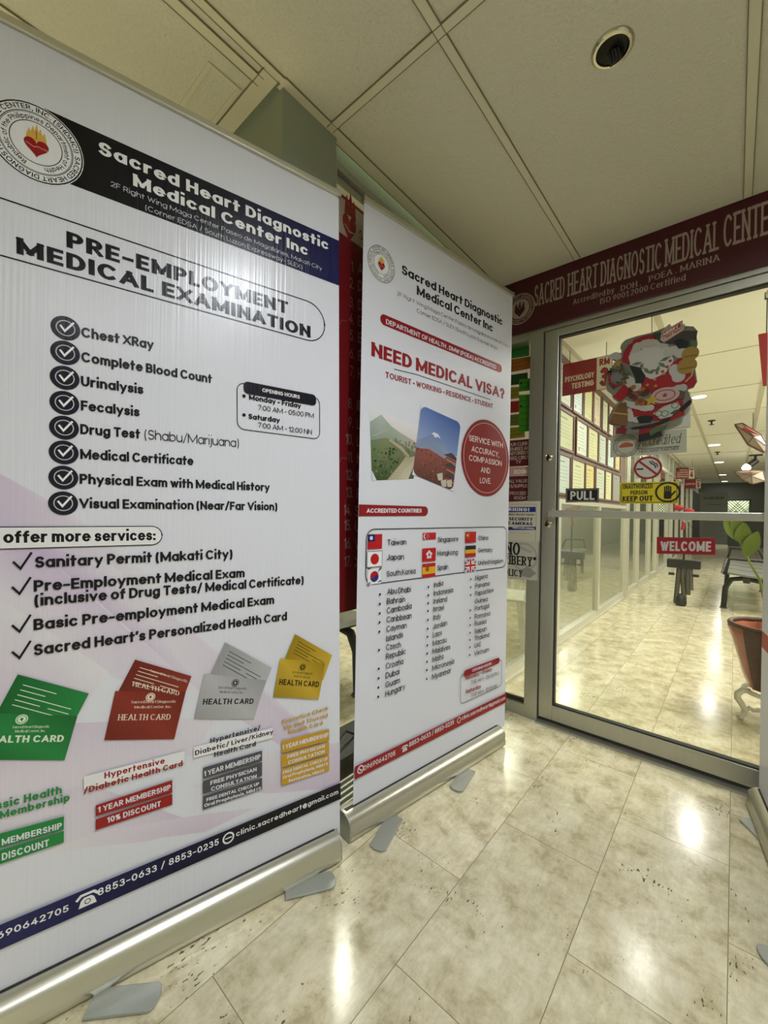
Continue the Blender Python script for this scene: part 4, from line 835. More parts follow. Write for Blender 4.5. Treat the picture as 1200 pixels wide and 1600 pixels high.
lp.poly([(hx[0]+.0021*16*math.sin(t)**3, hx[1]-.03+.0034*(13*math.cos(t)-5*math.cos(2*t)-2*math.cos(3*t)-math.cos(4*t))) for t in [2*math.pi*i/32 for i in range(32)]], '7e1216')
lp.line([(hx[0]-.02, hx[1]-.03), (hx[0]+.0, hx[1]-.045), (hx[0]+.03, hx[1]-.04)], .004, 'a89a88')
lp.text('S', (561, 372), (567, 377), 14, '5f1a1c', .2, serif=True)
LW = '8c706a'
for n, y, t in ((1, 426, 'A'), (2, 453, 'D'), (3, 483, 'D'), (4, 508, 'E'), (5, 534, 'E'), (6, 562, 'E'), (7, 590, 'H'), (8, 640, 'IN'), (9, 669, 'LA'), (10, 696, 'LA'), (11, 723, 'MI'), (12, 751, 'OP'), (13, 778, 'PR'), (14, 805, 'SU'), (15, 829, 'UL'), (16, 857, 'VA'), (17, 885, 'X-')):
    x1 = 553 if n < 8 else 551 if n < 14 else 548
    lp.textr('%d.' % n, (x1, y), 17, LW, .13, .62)
    w_ = 7 if len(t) == 1 else 14
    lp.text(t, (x1+6, y+1.5), (x1+6+w_, y+3), 17, LW, .13)
for y in (505, 720): lp.linep([(530, y+2), (534, y-5), (541, y-3)], .002, '8d5a58')
tag(lp.build('services_board', rect_outline(lu0, lz0, lu0+1.0, lz1), LR, None, 'vinyl', .006, 'b9b2a2'), 'tall dark red numbered list of services between the two white banners', 'sign')
# ---- things on the door glass
GY = DY0+.0172
def d_pull(p):
    (a, b), (c, d) = p.px(884, 784.5), p.px(936, 763); p.rrline(a+.004, b+.004, c-.004, d-.004, .004, .003, '8b8a80'); p.text('PULL', (891, 781), (929, 781), 13.5, 'c6c6bd', .19, .04)
sheet('pull_sign', [(884, 785), (935.5, 784.5), (936, 762.7), (884, 763.4)], '121210', 'black PULL plate on the door glass above the push bar', 'sign', GY, d_pull, thick=.002)
def d_keep(p):
    (a, b), (c, d) = p.px(968.5, 786.5), p.px(1060, 752.5); p.rrline(a+.005, b+.005, c-.005, d-.005, .008, .003, '4c4514')
    p.text('UNAUTHORIZED', (973, 764.3), (1020, 762.8), 7, '17160f', .22, .02); p.text('PERSON', (985, 773.2), (1011.5, 772.5), 6.5, '17160f', .22, .02); p.text('KEEP OUT', (972.5, 783.5), (1020, 782.6), 8, '17160f', .25, .02)
    u, v = p.px(1041.5, 769); p.ring(u+.004, v, .043, .008, '17160f', .041); u += .004
    p.rrect(u-.014, v-.03, u+.014, v+.004, .006, '17160f')
    for k in range(4): p.line([(u-.0105+.007*k, v-.005), (u-.0105+.007*k, v+.022+(.004 if k in (1, 2) else 0))], .0058, '17160f')
    p.line([(u+.012, v-.016), (u+.026, v+.002)], .007, '17160f')
sheet('keep_out_sign', [(968.7, 787), (1060, 787), (1060.5, 752), (968.7, 754.4)], 'c3b21c', 'yellow UNAUTHORIZED PERSON KEEP OUT sign on the door glass', 'sign', GY, d_keep)
def d_smoke(p):
    u, v = p.px(1012, 731); p.ring(u, v, .05, .009, '8e1a1f', .047); p.line([(u-.034, v+.032), (u+.036, v-.032)], .009, '8e1a1f')
    p.line([(u-.04, v-.004), (u-.02, v-.004)], .007, '1b1b1b'); p.line([(u+.008, v+.028), (u+.014, v+.018), (u+.026, v+.012), (u+.03, v)], .005, '1b1b1b'); p.line([(u+.016, v+.03), (u+.022, v+.022), (u+.034, v+.016), (u+.038, v+.002)], .004, '1b1b1b')
sheet('no_smoking_sticker', [(993, 748), (1029, 746.5), (1030.5, 714), (994, 715.7)], 'b9b8ac', 'white no smoking sticker with red barred circle on the door glass', 'sticker', GY, d_smoke)
def d_acc(p):
    u, v = p.px(978, 696.5); p.ring(u, v, .052, .0025, '4d4d46'); p.ring(u, v, .037, .002, '4d4d46'); p.arctext('ACCREDITED MERCHANT PARTNER', u, v, .040, 215, -120, .009, '4d4d46', .16)
    p.poly([(u-.03, v-.002), (u-.015, v+.012), (u, v+.017), (u+.018, v+.012), (u+.03, v+.004), (u+.028, v-.006), (u-.025, v-.008)], '9a4f38')
    p.text('Accredited', (998, 697.5), (1062.5, 692.2), 14, '22221e', .13, .02, serif=True, slant=.3); p.linep([(997, 702), (1062, 697)], .0025, '33332e'); p.text('MERCHANT PARTNER', (998, 708), (1060.5, 703), 5, '44443d', .14, .05)
sheet('accredited_sticker', [(953.5, 715), (1073, 706.5), (1073, 670), (954.3, 681.3)], 'a9a996', 'pale grey Accredited Merchant Partner sticker below the christmas cutout', 'sticker', GY-.0003, d_acc)
def d_post(p): p.linep([(1004, 677), (1076, 666.5)], .003, '8a8a80'); p.rrect(*p.px(985, 660), *p.px(1000, 630), .01, '8d2226')
sheet('white_poster', [(961, 682), (1079, 668.5), (1078.5, 612), (961, 630)], 'bdbcae', 'white paper poster on the door glass behind the christmas cutout', 'poster', GY-.0001, d_post)
# christmas cutout: a printed card on a thread, no figure on it
def Z7(l): return [(940+x/6.96, 490+y/6.96) for x, y in l]
cx = empty('christmas_cutout', (-.30, 2.12, 1.7), label='red, white and green christmas cutout with a MERRY CHRISTMAS ribbon on the door', cat='decoration')
cp = flat(2.128)
OUT = Z7([(215, 330), (260, 285), (380, 245), (560, 203), (690, 150), (860, 130), (1000, 140), (1045, 190), (1033, 250), (1045, 330), (1030, 380), (1030, 440), (990, 510), (1022, 620), (1040, 740), (1000, 805), (935, 830), (985, 945), (970, 990), (912, 1050), (900, 1110), (840, 1150), (760, 1172), (700, 1200), (720, 1235), (665, 1290), (660, 1335), (540, 1372), (402, 1405), (405, 1290), (270, 1315), (150, 1305), (170, 1240), (75, 1195), (65, 1150), (130, 1010), (190, 975), (125, 925), (110, 880), (60, 840), (40, 760), (70, 660), (110, 580), (150, 525), (112, 500), (105, 450), (155, 420), (215, 430)])
def cz(l, c): cp.poly([cp.px(*q) for q in Z7(l)], c)
def fluff(l, r, c, k=3):
    P = Z7(l); rnd = random.Random(len(l)*7)
    for a, b in zip(P, P[1:]):
        for i in range(k):
            u, v = cp.px(a[0]+(b[0]-a[0])*i/k, a[1]+(b[1]-a[1])*i/k); rr = r*rnd.uniform(.8, 1.2); cp.disc(u, v, rr, c, n=10)
# big red sack with white fur edge
cz([(215, 520), (240, 420), (330, 290), (480, 235), (640, 215), (600, 300), (430, 350), (330, 430), (300, 560)], '8a1a1e')
fluff([(110, 470), (150, 450), (190, 480)], .014, 'a3a097'); fluff([(230, 370), (260, 320), (330, 290)], .012, '77746c')
cz([(150, 880), (260, 740), (470, 690), (560, 640), (740, 560), (860, 470), (980, 560), (1030, 740), (1000, 800), (860, 830), (600, 850), (330, 860), (200, 960), (120, 900)], '8c1519')
cz([(300, 1030), (420, 1010), (620, 960), (880, 900), (900, 1100), (760, 1165), (560, 1170), (330, 1130)], '86151a')
fluff([(340, 470), (390, 360), (500, 320), (640, 330), (700, 380)], .017, 'a5a198'); fluff([(350, 470), (380, 560), (460, 620), (560, 650), (660, 610), (710, 520), (700, 400)], .022, 'b3afa6', 4)
cz([(370, 440), (470, 370), (620, 360), (680, 430), (670, 540), (560, 620), (430, 570)], 'b3afa6')
for k in range(7):
    u, v = cp.px(*Z7([((385, 545), (430, 590), (490, 622), (550, 628), (610, 610), (660, 560), (692, 495))[k]])[0]); a = 1.1*k
    cp.poly([(u-.022*math.cos(a), v-.022*math.sin(a)), (u-.008*math.sin(a), v+.008*math.cos(a)), (u+.022*math.cos(a), v+.022*math.sin(a)), (u+.008*math.sin(a), v-.008*math.cos(a))], '5a6a4c'); cp.disc(u+.018, v-.012, .006, '8c2a2a', n=10)
fluff([(720, 420), (800, 400), (890, 440)], .02, 'a8a59b'); fluff([(790, 600), (830, 660), (840, 700)], .022, 'a8a59b'); fluff([(290, 720), (340, 780), (390, 800)], .02, 'a8a59b')
fluff([(260, 970), (380, 1010), (480, 1030), (560, 1020)], .015, 'a8a59b'); fluff([(300, 1060), (320, 1150), (420, 1160)], .013, 'a8a59b'); fluff([(780, 830), (930, 800)], .016, '9c998f')
# green wreath with berries and a star, holly at the top right
u, v = cp.px(*Z7([(175, 690)])[0]); rnd = random.Random(5)
for k in range(60):
    a = rnd.uniform(0, 6.28); r = rnd.uniform(.016, .040); cp.poly([(u+r*math.cos(a), v+r*1.15*math.sin(a)), (u+(r+.016)*math.cos(a+.35), v+(r+.016)*1.15*math.sin(a+.25)), (u+(r+.004)*math.cos(a+.5), v+(r+.004)*1.15*math.sin(a+.5))], rnd.choice(['33402c', '465239', '5a6448', '2a3524']), up=0 if k % 6 else 1)
for k in range(14): a = rnd.uniform(0, 6.28); cp.disc(u+.034*math.cos(a), v+.04*math.sin(a), .006, '7d1a1c', n=10)
def star(u, v, r, c): cp.poly([(u+(r if i % 2 == 0 else r*.45)*math.sin(i*math.pi/5), v+(r if i % 2 == 0 else r*.45)*math.cos(i*math.pi/5)) for i in range(10)], c)
star(*cp.px(*Z7([(175, 545)])[0]), .022, '9a7a30')
cz([(300, 560), (420, 590), (480, 680), (450, 760), (370, 760), (360, 680)], '1d211b')
cz([(560, 220), (720, 190), (900, 190), (1040, 190), (1030, 330), (900, 380), (790, 330), (640, 320)], '3a332b'); cz([(560, 215), (640, 210), (630, 290), (570, 260)], '2f3f2a')
cz([(780, 300), (860, 270), (950, 310), (930, 370), (840, 385)], '1a1a1a'); cz([(960, 290), (1040, 300), (1035, 370), (980, 380)], '4c5f40')
for q, rr in (((965, 440), .03), ((930, 570), .034)): u, v = cp.px(*Z7([q])[0]); cp.disc(u, v, rr, '8f7430'); cp.line([(u-rr*.7, v-rr*.3), (u+rr*.7, v-rr*.3)], .005, '6b5520')
cz([(830, 830), (910, 850), (900, 930), (830, 930)], '54452c'); cz([(840, 1040), (960, 935), (985, 965), (880, 1070)], '161616')
# gift garland, bauble and broom
for k in range(26): u, v = cp.px(*Z7([(rnd.uniform(300, 620), rnd.uniform(800, 980))])[0]); cp.disc(u, v, .011, rnd.choice(['5f2a1c', '74341f', '4a2318', '86591f']), n=10, )
u, v = cp.px(*Z7([(690, 890)])[0]); cp.disc(u, v, .052, 'a98f88', .034); cp.ring(u, v, .036, .004, '8c2a2c', .022); star(u, v, .012, '8c2a2c')
star(*cp.px(*Z7([(540, 945)])[0]), .028, 'a88d2a')
cz([(560, 1090), (680, 1010), (830, 960), (860, 1020), (760, 1120), (640, 1150)], 'a3a596')
for q in ((620, 1090), (690, 1090), (800, 1000)): u, v = cp.px(*Z7([q])[0]); cp.ring(u, v, .012, .003, '3f5a3f')
cz([(740, 1090), (800, 1050), (850, 1040), (790, 1100)], '2f4f33')
cz([(185, 985), (270, 960), (290, 1090), (280, 1220), (80, 1195), (120, 1090)], '7d5a30')
for k in range(9): cp.linep(Z7([(200+9*k, 980), (95+22*k, 1205)]), .0022, '4d3418')
cp.linep(Z7([(130, 1080), (285, 1100)]), .006, 'a58a50')
cz([(380, 1130), (470, 1110), (570, 1120), (540, 1180), (410, 1190)], '181715'); cz([(310, 1245), (560, 1200), (760, 1130), (740, 1165), (560, 1235), (360, 1258)], '1d1c19')
cz([(410, 1260), (560, 1240), (640, 1200), (640, 1240), (530, 1290), (410, 1320)], '7a161a'); cz([(405, 1320), (560, 1300), (655, 1280), (660, 1330), (402, 1402)], '231f1a')
cz([(520, 1280), (600, 1230), (720, 1210), (700, 1240), (610, 1290), (530, 1330)], '4a5a34'); cz([(170, 1250), (230, 1220), (280, 1260), (260, 1310), (160, 1300)], '6f1c1e')
for k in range(5): star(*cp.px(*Z7([((500, 780), (580, 720), (680, 660), (590, 790), (420, 830))[k]])[0]), .009, 'a07a3a')
cp.linep(Z7([(920, 740), (980, 680), (1000, 600)]), .006, 'a08a55')
cp.build('printed_card', [cp.px(*q) for q in OUT], '6d6a60', cx, 'paper', .004, '9c9a90')
rb = flat(2.1225)
rp = [rb.px(*q) for q in Z7([(636, 290), (650, 200), (690, 150), (740, 110), (760, 140), (880, 70), (885, 120), (910, 110), (890, 180), (680, 315)])]
rb.poly([rb.px(*q) for q in Z7([(660, 215), (850, 105), (862, 140), (672, 255)])], '8c2226'); rb.poly([rb.px(*q) for q in Z7([(650, 268), (872, 145), (880, 178), (672, 300)])], 'c3b5a4')
rb.text('MERRY', Z7([(672, 244)])[0], Z7([(836, 152)])[0], 4.6, 'd0c4b4', .22); rb.text('CHRISTMAS', Z7([(668, 290)])[0], Z7([(872, 176)])[0], 4.2, '8c2226', .22)
rb.build('ribbon', rp, 'a08a80', cx, 'paper', .003)
MB().tube([onY(1018.5, 491, 2.13), onY(1018.5, 520, 2.13)], .0012, 6).build('thread', 'cord', cx)
# hanging WELCOME board
we = empty('welcome_sign', onY(1072, 852, 2.152), label='red WELCOME board hanging below the push bar on strings', cat='sign')
wp = flat(2.150); wp.text('WELCOME', (1032, 860.5), (1111, 862), 15, 'b9b3ac', .24, .04)
wp.build('board', [wp.px(*q) for q in ((1026, 865), (1118, 867), (1117.5, 841), (1026.3, 839))], '8c1219', we, 'vinyl', .004)
hook = onY(1071.5, 813, 2.152)
MB().tube([onY(1071.5, 840, 2.152), hook, onY(1095, 840.5, 2.152)], .0013, 6).build('string', 'cord', we)
MB().lathe([(.0001, -.006), (.012, -.004), (.012, 0)], (hook[0], 2.17, hook[2]), 16, 'y').build('suction_hook', 'white', we, smooth=True)
# ---- papers and signs on the sidelight
SY = Y_DOOR+.0172
def lines_on(c, n, pts):
    def d(p):
        (x0, y0), (x1, y1), (x2, y2), (x3, y3) = pts   # bl br tr tl
        for k in range(n):
            f = (k+1)/(n+1); p.linep([(x3+(x0-x3)*f+2+(k % 2)*2, y3+(y0-y3)*f), (x2+(x1-x2)*f-3-(k*5 % 4), y2+(y1-y2)*f)], .0022, c)
        u, v = p.px(x3+(x0-x3)*.3+3, y3+(y0-y3)*.3); p.disc(u, v, .007, c, n=12)
    return d
BACK_Y = Y_DOOR+.06
for nm, pts, c, lab, yy in (
    ('a', [(790, 562), (827, 556), (827, 538.6), (790, 545)], '2f8a35', 'green notice at the top of the sidelight glass', BACK_Y),
    ('b', [(790, 583), (828.8, 575.7), (829.6, 556.5), (790, 563)], 'a8641c', 'orange notice in the sidelight, below the topmost green one', BACK_Y),
    ('c', [(790, 603), (824.6, 599), (824.6, 582), (790, 587)], '1d4a1c', 'dark green notice in the sidelight, below the orange one', BACK_Y),
    ('d', [(790, 625), (811, 622), (811, 604.4), (790, 606)], '8d7c1f', 'mustard notice in the sidelight, above the small red one', BACK_Y),
    ('e', [(790, 646), (811, 643.7), (811, 626), (790, 628.5)], '9a2018', 'small plain red notice in the sidelight, beside green ones', BACK_Y),
    ('f', [(790, 666), (811, 664.5), (811, 647), (790, 648.5)], '5c6a20', 'olive notice in the sidelight, just below the small red one', BACK_Y),
    ('g', [(790, 686.5), (820, 683), (820, 666), (790, 669)], '8a7d1c', 'mustard notice in the sidelight, lowest of the coloured papers', BACK_Y),
    ('h', [(811, 612), (836.5, 609), (836.5, 590), (811, 593)], '3c8a22', 'bright green notice beside the frame, upper of the two in front', BACK_Y-.012),
    ('i', [(810.5, 676), (836, 672), (836, 615.6), (811, 617)], '3f8f24', 'long bright green notice beside the frame, lower of the two in front', BACK_Y-.012)):
    sheet('paper_notice', pts, c, lab, 'notice', yy, lines_on('20301a', 2 if nm != 'i' else 5, pts), 'paper', 'coloured notices in the sidelight')
def d_cctv(p):
    for t, x, y in (('OUR CLINIC', 827, 695), ('PREMISES ARE', 830.5, 702), ('MONITORED BY', 831, 709), ('CLOSED CIRCUIT', 833, 716.5), ('TV', 814, 724)): p.textr(t, (x, y), 5.6, 'b3a296', .15, .82)
sheet('camera_notice', [(780, 730), (835, 727), (835, 685), (780, 690)], '541119', 'maroon OUR CLINIC closed circuit TV notice on the sidelight', 'notice', SY, d_cctv)
sheet('room_paper', [(780, 745), (827, 742.5), (827, 729), (780, 731)], 'b78f86', 'pinkish ROOM paper between the two maroon notices', 'notice', SY, lambda p: p.textr('ROOM', (824, 740), 7, 'e0d6cc', .2, .7), 'paper')
def d_val(p):
    for t, x, y in (('ALL VALUED', 828, 753.5), ('CLIENTS/SUPPLIERS', 831.5, 761.5), ('PLEASE PROCEED TO', 832, 773), ('ROOM 1', 824.5, 780.5)): p.textr(t, (x, y), 5.4, 'b3a296', .15, .8)
sheet('visitor_notice', [(780, 785), (832.5, 782), (834, 743), (780, 745)], '541119', 'maroon ALL VALUED notice on the sidelight, above the warning paper', 'notice', SY, d_val)
FYN = Y_DOOR-.0155
def d_warn(p):
    (a, b), (c, d) = p.px(760, 842), p.px(838, 788); p.rrline(a, b, c, d, .004, .0015, '55556a')
    p.poly([p.px(*q) for q in ((762, 801), (837, 800), (837, 792), (762, 792.5))], '202a78'); p.textr('WARNING!', (827, 799), 5.5, 'd6d6d0', .22, 1.15, sp=.15)
    p.textr('PREMISES PROTECTED BY', (835.5, 806), 3, '33333a', .2, 1.0); p.textr('SECURITY', (832.5, 814), 5, '22264a', .24, 1.1, sp=.05); p.textr('CAMERAS', (832, 821), 5, '22264a', .24, 1.1, sp=.05)
    p.poly([p.px(*q) for q in ((762, 828.5), (837.5, 828), (837.5, 823), (762, 823.5))], '202a78'); p.textr('VIDEO & RECORDING', (835, 827.3), 2.6, 'd6d6d0', .2, 1.0)
    p.linep([(790, 832), (826, 833.5)], .0012, '77777a')
sheet('warning_notice', [(760, 843.5), (843.3, 846.4), (844.4, 783), (760, 785)], 'c6c1ae', 'white WARNING security cameras paper on the frame post', 'notice', FYN, d_warn, 'paper')
def d_brib(p):
    u, v = p.px(818, 870); p.ring(u, v, .07, .012, 'a3a095'); p.line([(u-.02, v+.05), (u+.035, v+.03)], .014, 'a3a095')
    p.poly([p.px(*q) for q in ((812, 893), (824, 884), (838, 896), (828, 903), (815, 900))], '8a8a84')
    p.textr('"NO', (813, 868), 20, '1a1916', .3, .55, serif=True); p.textr('BRIBERY"', (838, 886), 15, '1a1916', .3, .6, serif=True); p.textr('POLICY', (816.5, 902), 11, '1a1916', .3, .6, serif=True)
sheet('bribery_notice', [(760, 903), (840, 907.3), (841.5, 846.4), (760, 842)], 'b9b5a6', 'grey NO BRIBERY POLICY paper low on the sidelight', 'notice', FYN-.0012, d_brib, 'paper')
# ================================================================== LOBBY CEILING
dx, dy = gp(957, 75, Z_CEIL)[:2]
t = empty('recessed_downlight', (dx, dy, Z_CEIL), label='unlit recessed ceiling light with a chrome rim and dark bulb', cat='ceiling light')
MB().lathe([(.036, -.003), (.040, -.008), (.046, -.008), (.0515, -.003), (.052, 0)], (dx, dy, Z_CEIL), 36).build('chrome_ring', 'chrome', t, smooth=True)
MB().lathe([(.0001, -.0015), (.022, -.0018), (.037, -.004)], (dx, dy, Z_CEIL), 32).build('reflector', 'housing', t, smooth=True)
bm = MB(); ax = Vector((.10, .62, -.78)).normalized(); o_ = Vector((dx, dy+.006, Z_CEIL+.010))
bm.tube([o_, o_+ax*.012, o_+ax*.024, o_+ax*.034, o_+ax*.037], [.008, .012, .014, .015, .009], 20)
for k in range(12): a = 2*math.pi*k/12; n1 = ax.orthogonal().normalized(); n2 = ax.cross(n1); c0 = o_+(n1*math.cos(a)+n2*math.sin(a))*.0145; bm.tube([c0+ax*.010, c0+ax*.036], .0022, 6)
bm.build('bulb', 'black', t, smooth=True)
# ================================================================== CORRIDOR FURNISHING
# framed certificates in three rows
WXF = X_PART-.011
rows = ((1.99, 2.36, ((872, 889.5), (893, 907.5), (910, 923.2), (925.3, 936.3), (939, 947.8), (949.4, 956.7)), 'top'),
        (1.622, 1.968, ((872.5, 894), (899, 916), (917.5, 933), (934.5, 946), (948, 958.5), (960, 968)), 'middle'),
        (1.24, 1.598, ((872, 890), (893, 913), (914.5, 928), (930.5, 944.5), (945.5, 955.5), (957, 969)), 'bottom'))
ORD = ('first', 'second', 'third', 'fourth', 'fifth', 'sixth')
SHEETC = ('c6cbbd', 'cfdde0', 'd9d9a8', 'd6cdb4', 'c9cdb4', 'd0d3c8', 'b9bf9c', 'd3dcd0', 'd3d6a6', 'bfcdc0', 'c4d3cc', 'c9bd84', 'b6c3bd', 'c9cda8', 'd2c985', 'c2cbb8', 'cdd3a0', '8e9088')
n = 0
for z0, z1, cols, rn in rows:
    for k, (xa, xb) in enumerate(cols):
        ya, yb = onX(xa, 700, WXF)[1], onX(xb, 700, WXF)[1]; ya -= .02; yb += .015
        if k == 0: ya -= .1
        t = empty('framed_certificate', (WXF, (ya+yb)/2, z0), label='framed certificate, %s from the door in the %s row on the corridor wall' % (ORD[k], rn), cat='certificate', group='certificates on the corridor wall')
        fr = MB(); w = .022
        fr.box(WXF, WXF+.016, ya, ya+w, z0, z1); fr.box(WXF, WXF+.016, yb-w, yb, z0, z1); fr.box(WXF, WXF+.016, ya+w, yb-w, z0, z0+w); fr.box(WXF, WXF+.016, ya+w, yb-w, z1-w, z1)
        fr.build('frame', 'frame', t, bevel=.002)
        p = Print((WXF+.005, 0, 0), (0, 1, 0), (1, 0, 0)); h = z1-z0; W = yb-ya; u0 = ya+w
        p.line([(u0+W*.25, z1-.07), (u0+W*.6, z1-.07)], .008, '6d6c60')
        for q in range(5 + n % 3): p.line([(u0+W*.12, z1-.11-.03*q), (u0+W*(.75-.1*((q*3+n) % 3)), z1-.11-.03*q)], .004, '8a8a7c')
        if n % 2: p.disc(u0+W*.25, z0+.07, .02, 'a8893a', n=16)
        p.line([(u0+W*.5, z0+.07), (u0+W*.8, z0+.07)], .003, '77776c')
        p.build('sheet', rect_outline(ya+w, z0+w, yb-w, z1-w), SHEETC[n], t, 'paper', .002)
        n += 1
# hanging room signs
def room_sign(Y, X0, X1, z0, z1, num, texts, label, cside='c9c6b8'):
    t = empty('room_sign', ((X0+X1)/2, Y, z0), label=label, cat='sign', group='red room signs along the corridor')
    p = flat(Y); W = X1-X0; us = X0+W*.70
    p.rect(us, z0+.004, X1-.004, z1-.004, cside)
    p.text('RM', (us+W*.05, z1-(z1-z0)*.27), (us+W*.25, z1-(z1-z0)*.27), (z1-z0)*.21, '8a1a22', .26, px=False); p.text(num, (us+W*.06, z0+(z1-z0)*.1), (us+W*.24, z0+(z1-z0)*.1), (z1-z0)*.56, '8a1a22', .3, px=False)
    for k, s in enumerate(texts):
        h = (z1-z0)*(.17 if len(texts) < 3 else .11); v = z0+(z1-z0)*(.42-.24*k if len(texts) < 3 else .74-.2*k); p.text(s, (X0+W*(.06 if len(s) > 8 else .2), v), (X0+W*.65, v), h, 'd3cdbf', .2, .02, px=False)
    p.build('board', rect_outline(X0, z0, X1, z1), '861a24', t, 'vinyl', .006)
    for x in (X0+W*.15, X1-W*.12): MB().tube([(x, Y+.003, z1-.002), (x, Y+.003, Z_COR)], .0025, 6).build('hanger', 'cord', t)
room_sign(3.5, -1.095, -.728, 2.055, 2.315, '3', ('PSYCHOLOGY', 'TESTING'), 'red PSYCHOLOGY TESTING RM 3 sign hanging just inside the door')
room_sign(12.0, -1.09, -.735, 1.985, 2.25, '4', ('DENTAL', 'EXAMINATION', 'MEDICAL EXAM', 'PHYSICIAN'), 'red RM 4 sign hanging farther down the corridor')
room_sign(14.3, -1.09, -.73, 1.88, 2.14, '5', ('LABORATORY',), 'red RM 5 sign hanging behind the RM 4 sign')
rs = flat(3.4); rs.text('RM', (.14, 2.15), (.2, 2.15), .04, 'c9b9ae', .2, px=False)
tag(rs.build('hanging_red_sign', [(.092, 2.212), (.5, 2.212), (.5, 1.89), (.118, 1.888)], '8a1d26', None, 'vinyl', .006), 'red board hanging at the right edge, beside the third banner', 'sign')
MB().tube([(.13, 3.403, 2.21), (.13, 3.403, Z_COR)], .003, 6).build('hanger', 'cord', bpy.data.objects['hanging_red_sign'])
# sprinklers and a spotlight
for px_, lab in (((1112, 657), 'nearer ceiling sprinkler in the corridor, before the second lamp'), ((1121, 706), 'farther ceiling sprinkler in the corridor, between two lit lamps')):
    q = gp(*px_, Z_COR); s_ = MB().lathe([(.0001, 0), (.045, 0), (.04, -.01), (.012, -.016), (.010, -.05), (.03, -.055), (.03, -.06), (.0001, -.062)], q, 16)
    tag(s_.build('sprinkler', 'black', smooth=True), lab, 'sprinkler', 'ceiling sprinklers')
sp = empty('spotlight', (.27, 11.6, Z_COR), label='black track spotlight shining at the right end of the corridor ceiling', cat='spotlight')
MB().box(.2, .42, 11.57, 11.63, Z_COR-.03, Z_COR).tube([(.31, 11.6, Z_COR-.02), (.31, 11.6, Z_COR-.16)], .025, 8).build('arm', 'black', sp)
MB().tube([(.33, 11.6, Z_COR-.12), (.2, 11.55, Z_COR-.24)], .06, 14).build('head', 'black', sp, smooth=True)
MB().tube([(.2, 11.55, Z_COR-.24), (.17, 11.54, Z_COR-.27), (.12, 11.52, Z_COR-.31)], [.07, .075, .05], 14).build('lamp', 'lamp', sp, smooth=True)
# star lanterns hanging at the right
def lantern(px_, Y, label):
    """long faceted holiday lantern, traced at its own distance, .16 deep"""
    P = [onY(x, y, Y) for x, y in px_]; c = sum((Vector(p) for p in P), Vector())/len(P)
    t = empty('hanging_lantern', c, label=label, cat='lantern', group='lanterns hanging along the right of the corridor')
    V = [Vector(p)+Vector((0, s, 0)) for s in (-.08, .08) for p in P]; k = len(P); V += [c+Vector((0, -.14, 0)), c+Vector((0, .14, 0))]
    MB().add(V, [(i, (i+1) % k, 2*k) for i in range(k)]+[(k+(i+1) % k, k+i, 2*k+1) for i in range(k)]+[(i, k+i, k+(i+1) % k, (i+1) % k) for i in range(k)]).build('shell', LAN, t)
    m = MB()
    for i in range(k): m.tube([V[i], V[(i+1) % k]], .008, 6); m.tube([V[i], V[2*k]], .005, 6)
    m.build('ribs', 'frame', t)
    q = [c+(V[i]-c)*.62+Vector((0, -.075-.06, 0)) for i in (0, 1, 2)]
    MB().add(q+[v+Vector((0, .06, 0)) for v in q], [(0, 1, 2), (5, 4, 3), (0, 3, 4, 1), (1, 4, 5, 2), (2, 5, 3, 0)]).build('red_panel', 'red', t)
    MB().tube([c+Vector((0, 0, .05)), Vector((c.x, c.y, Z_COR))], .004, 6).build('cord', 'cord', t)
LAN = mat('lantern_film', '8f8470', .4)
lantern(((1148, 665), (1160, 663), (1189, 681), (1200, 700), (1194, 708), (1168, 695)), 7.0, 'nearer long lantern hanging at the upper right of the corridor'); lantern(((1147, 737), (1172, 735), (1192, 736), (1196, 752), (1176, 757), (1160, 750)), 11.0, 'farther long lantern hanging below the spotlight')
# folded stand with a bow in the corridor
st = empty('folding_stand', (-.466, 6.17, 0), label='folded grey tripod stand with a red bow in the corridor', cat='stand')
X, Y = -.466, 6.17
MB().tube([(X, Y, .5), (X, Y, 1.13)], .012, 8).build('pole', 'black', st); MB().box(X-.165, X+.165, Y-.06, Y+.06, .455, .56).build('case', 'black', st, bevel=.01)
for dx_, tx, z0 in ((-.055, -.10, .02), (-.02, .02, .06), (.05, .07, .14), (.08, .11, .2)): MB().tube([(X+dx_*.8, Y, .46), (X+tx*.7, Y-.03, z0)], .026, 10).build('leg', 'grey_tube', st, smooth=True)
MB().lathe([(.05, 0), (.06, .03), (.055, .10), (.03, .14)], (X-.02, Y-.02, 0), 16).build('base', 'black', st, smooth=True)
for s in (-1, 1): MB().box(X+s*.12-.03, X+s*.12+.03, Y-.02, Y+.02, .36, .39).build('clamp', 'black', st)
bw = MB(); 
for dx_, dz, a in ((-.06, .14, .5), (.04, .10, -.4), (0, .02, 0)): bw.ball((X+dx_, Y-.02, 1.05+dz), .045, 10, (1.3, .5, .8))
bw.tube([(X, Y-.03, 1.07), (X-.02, Y-.03, .92)], .018, 6); bw.build('bow', 'red', st, smooth=True)
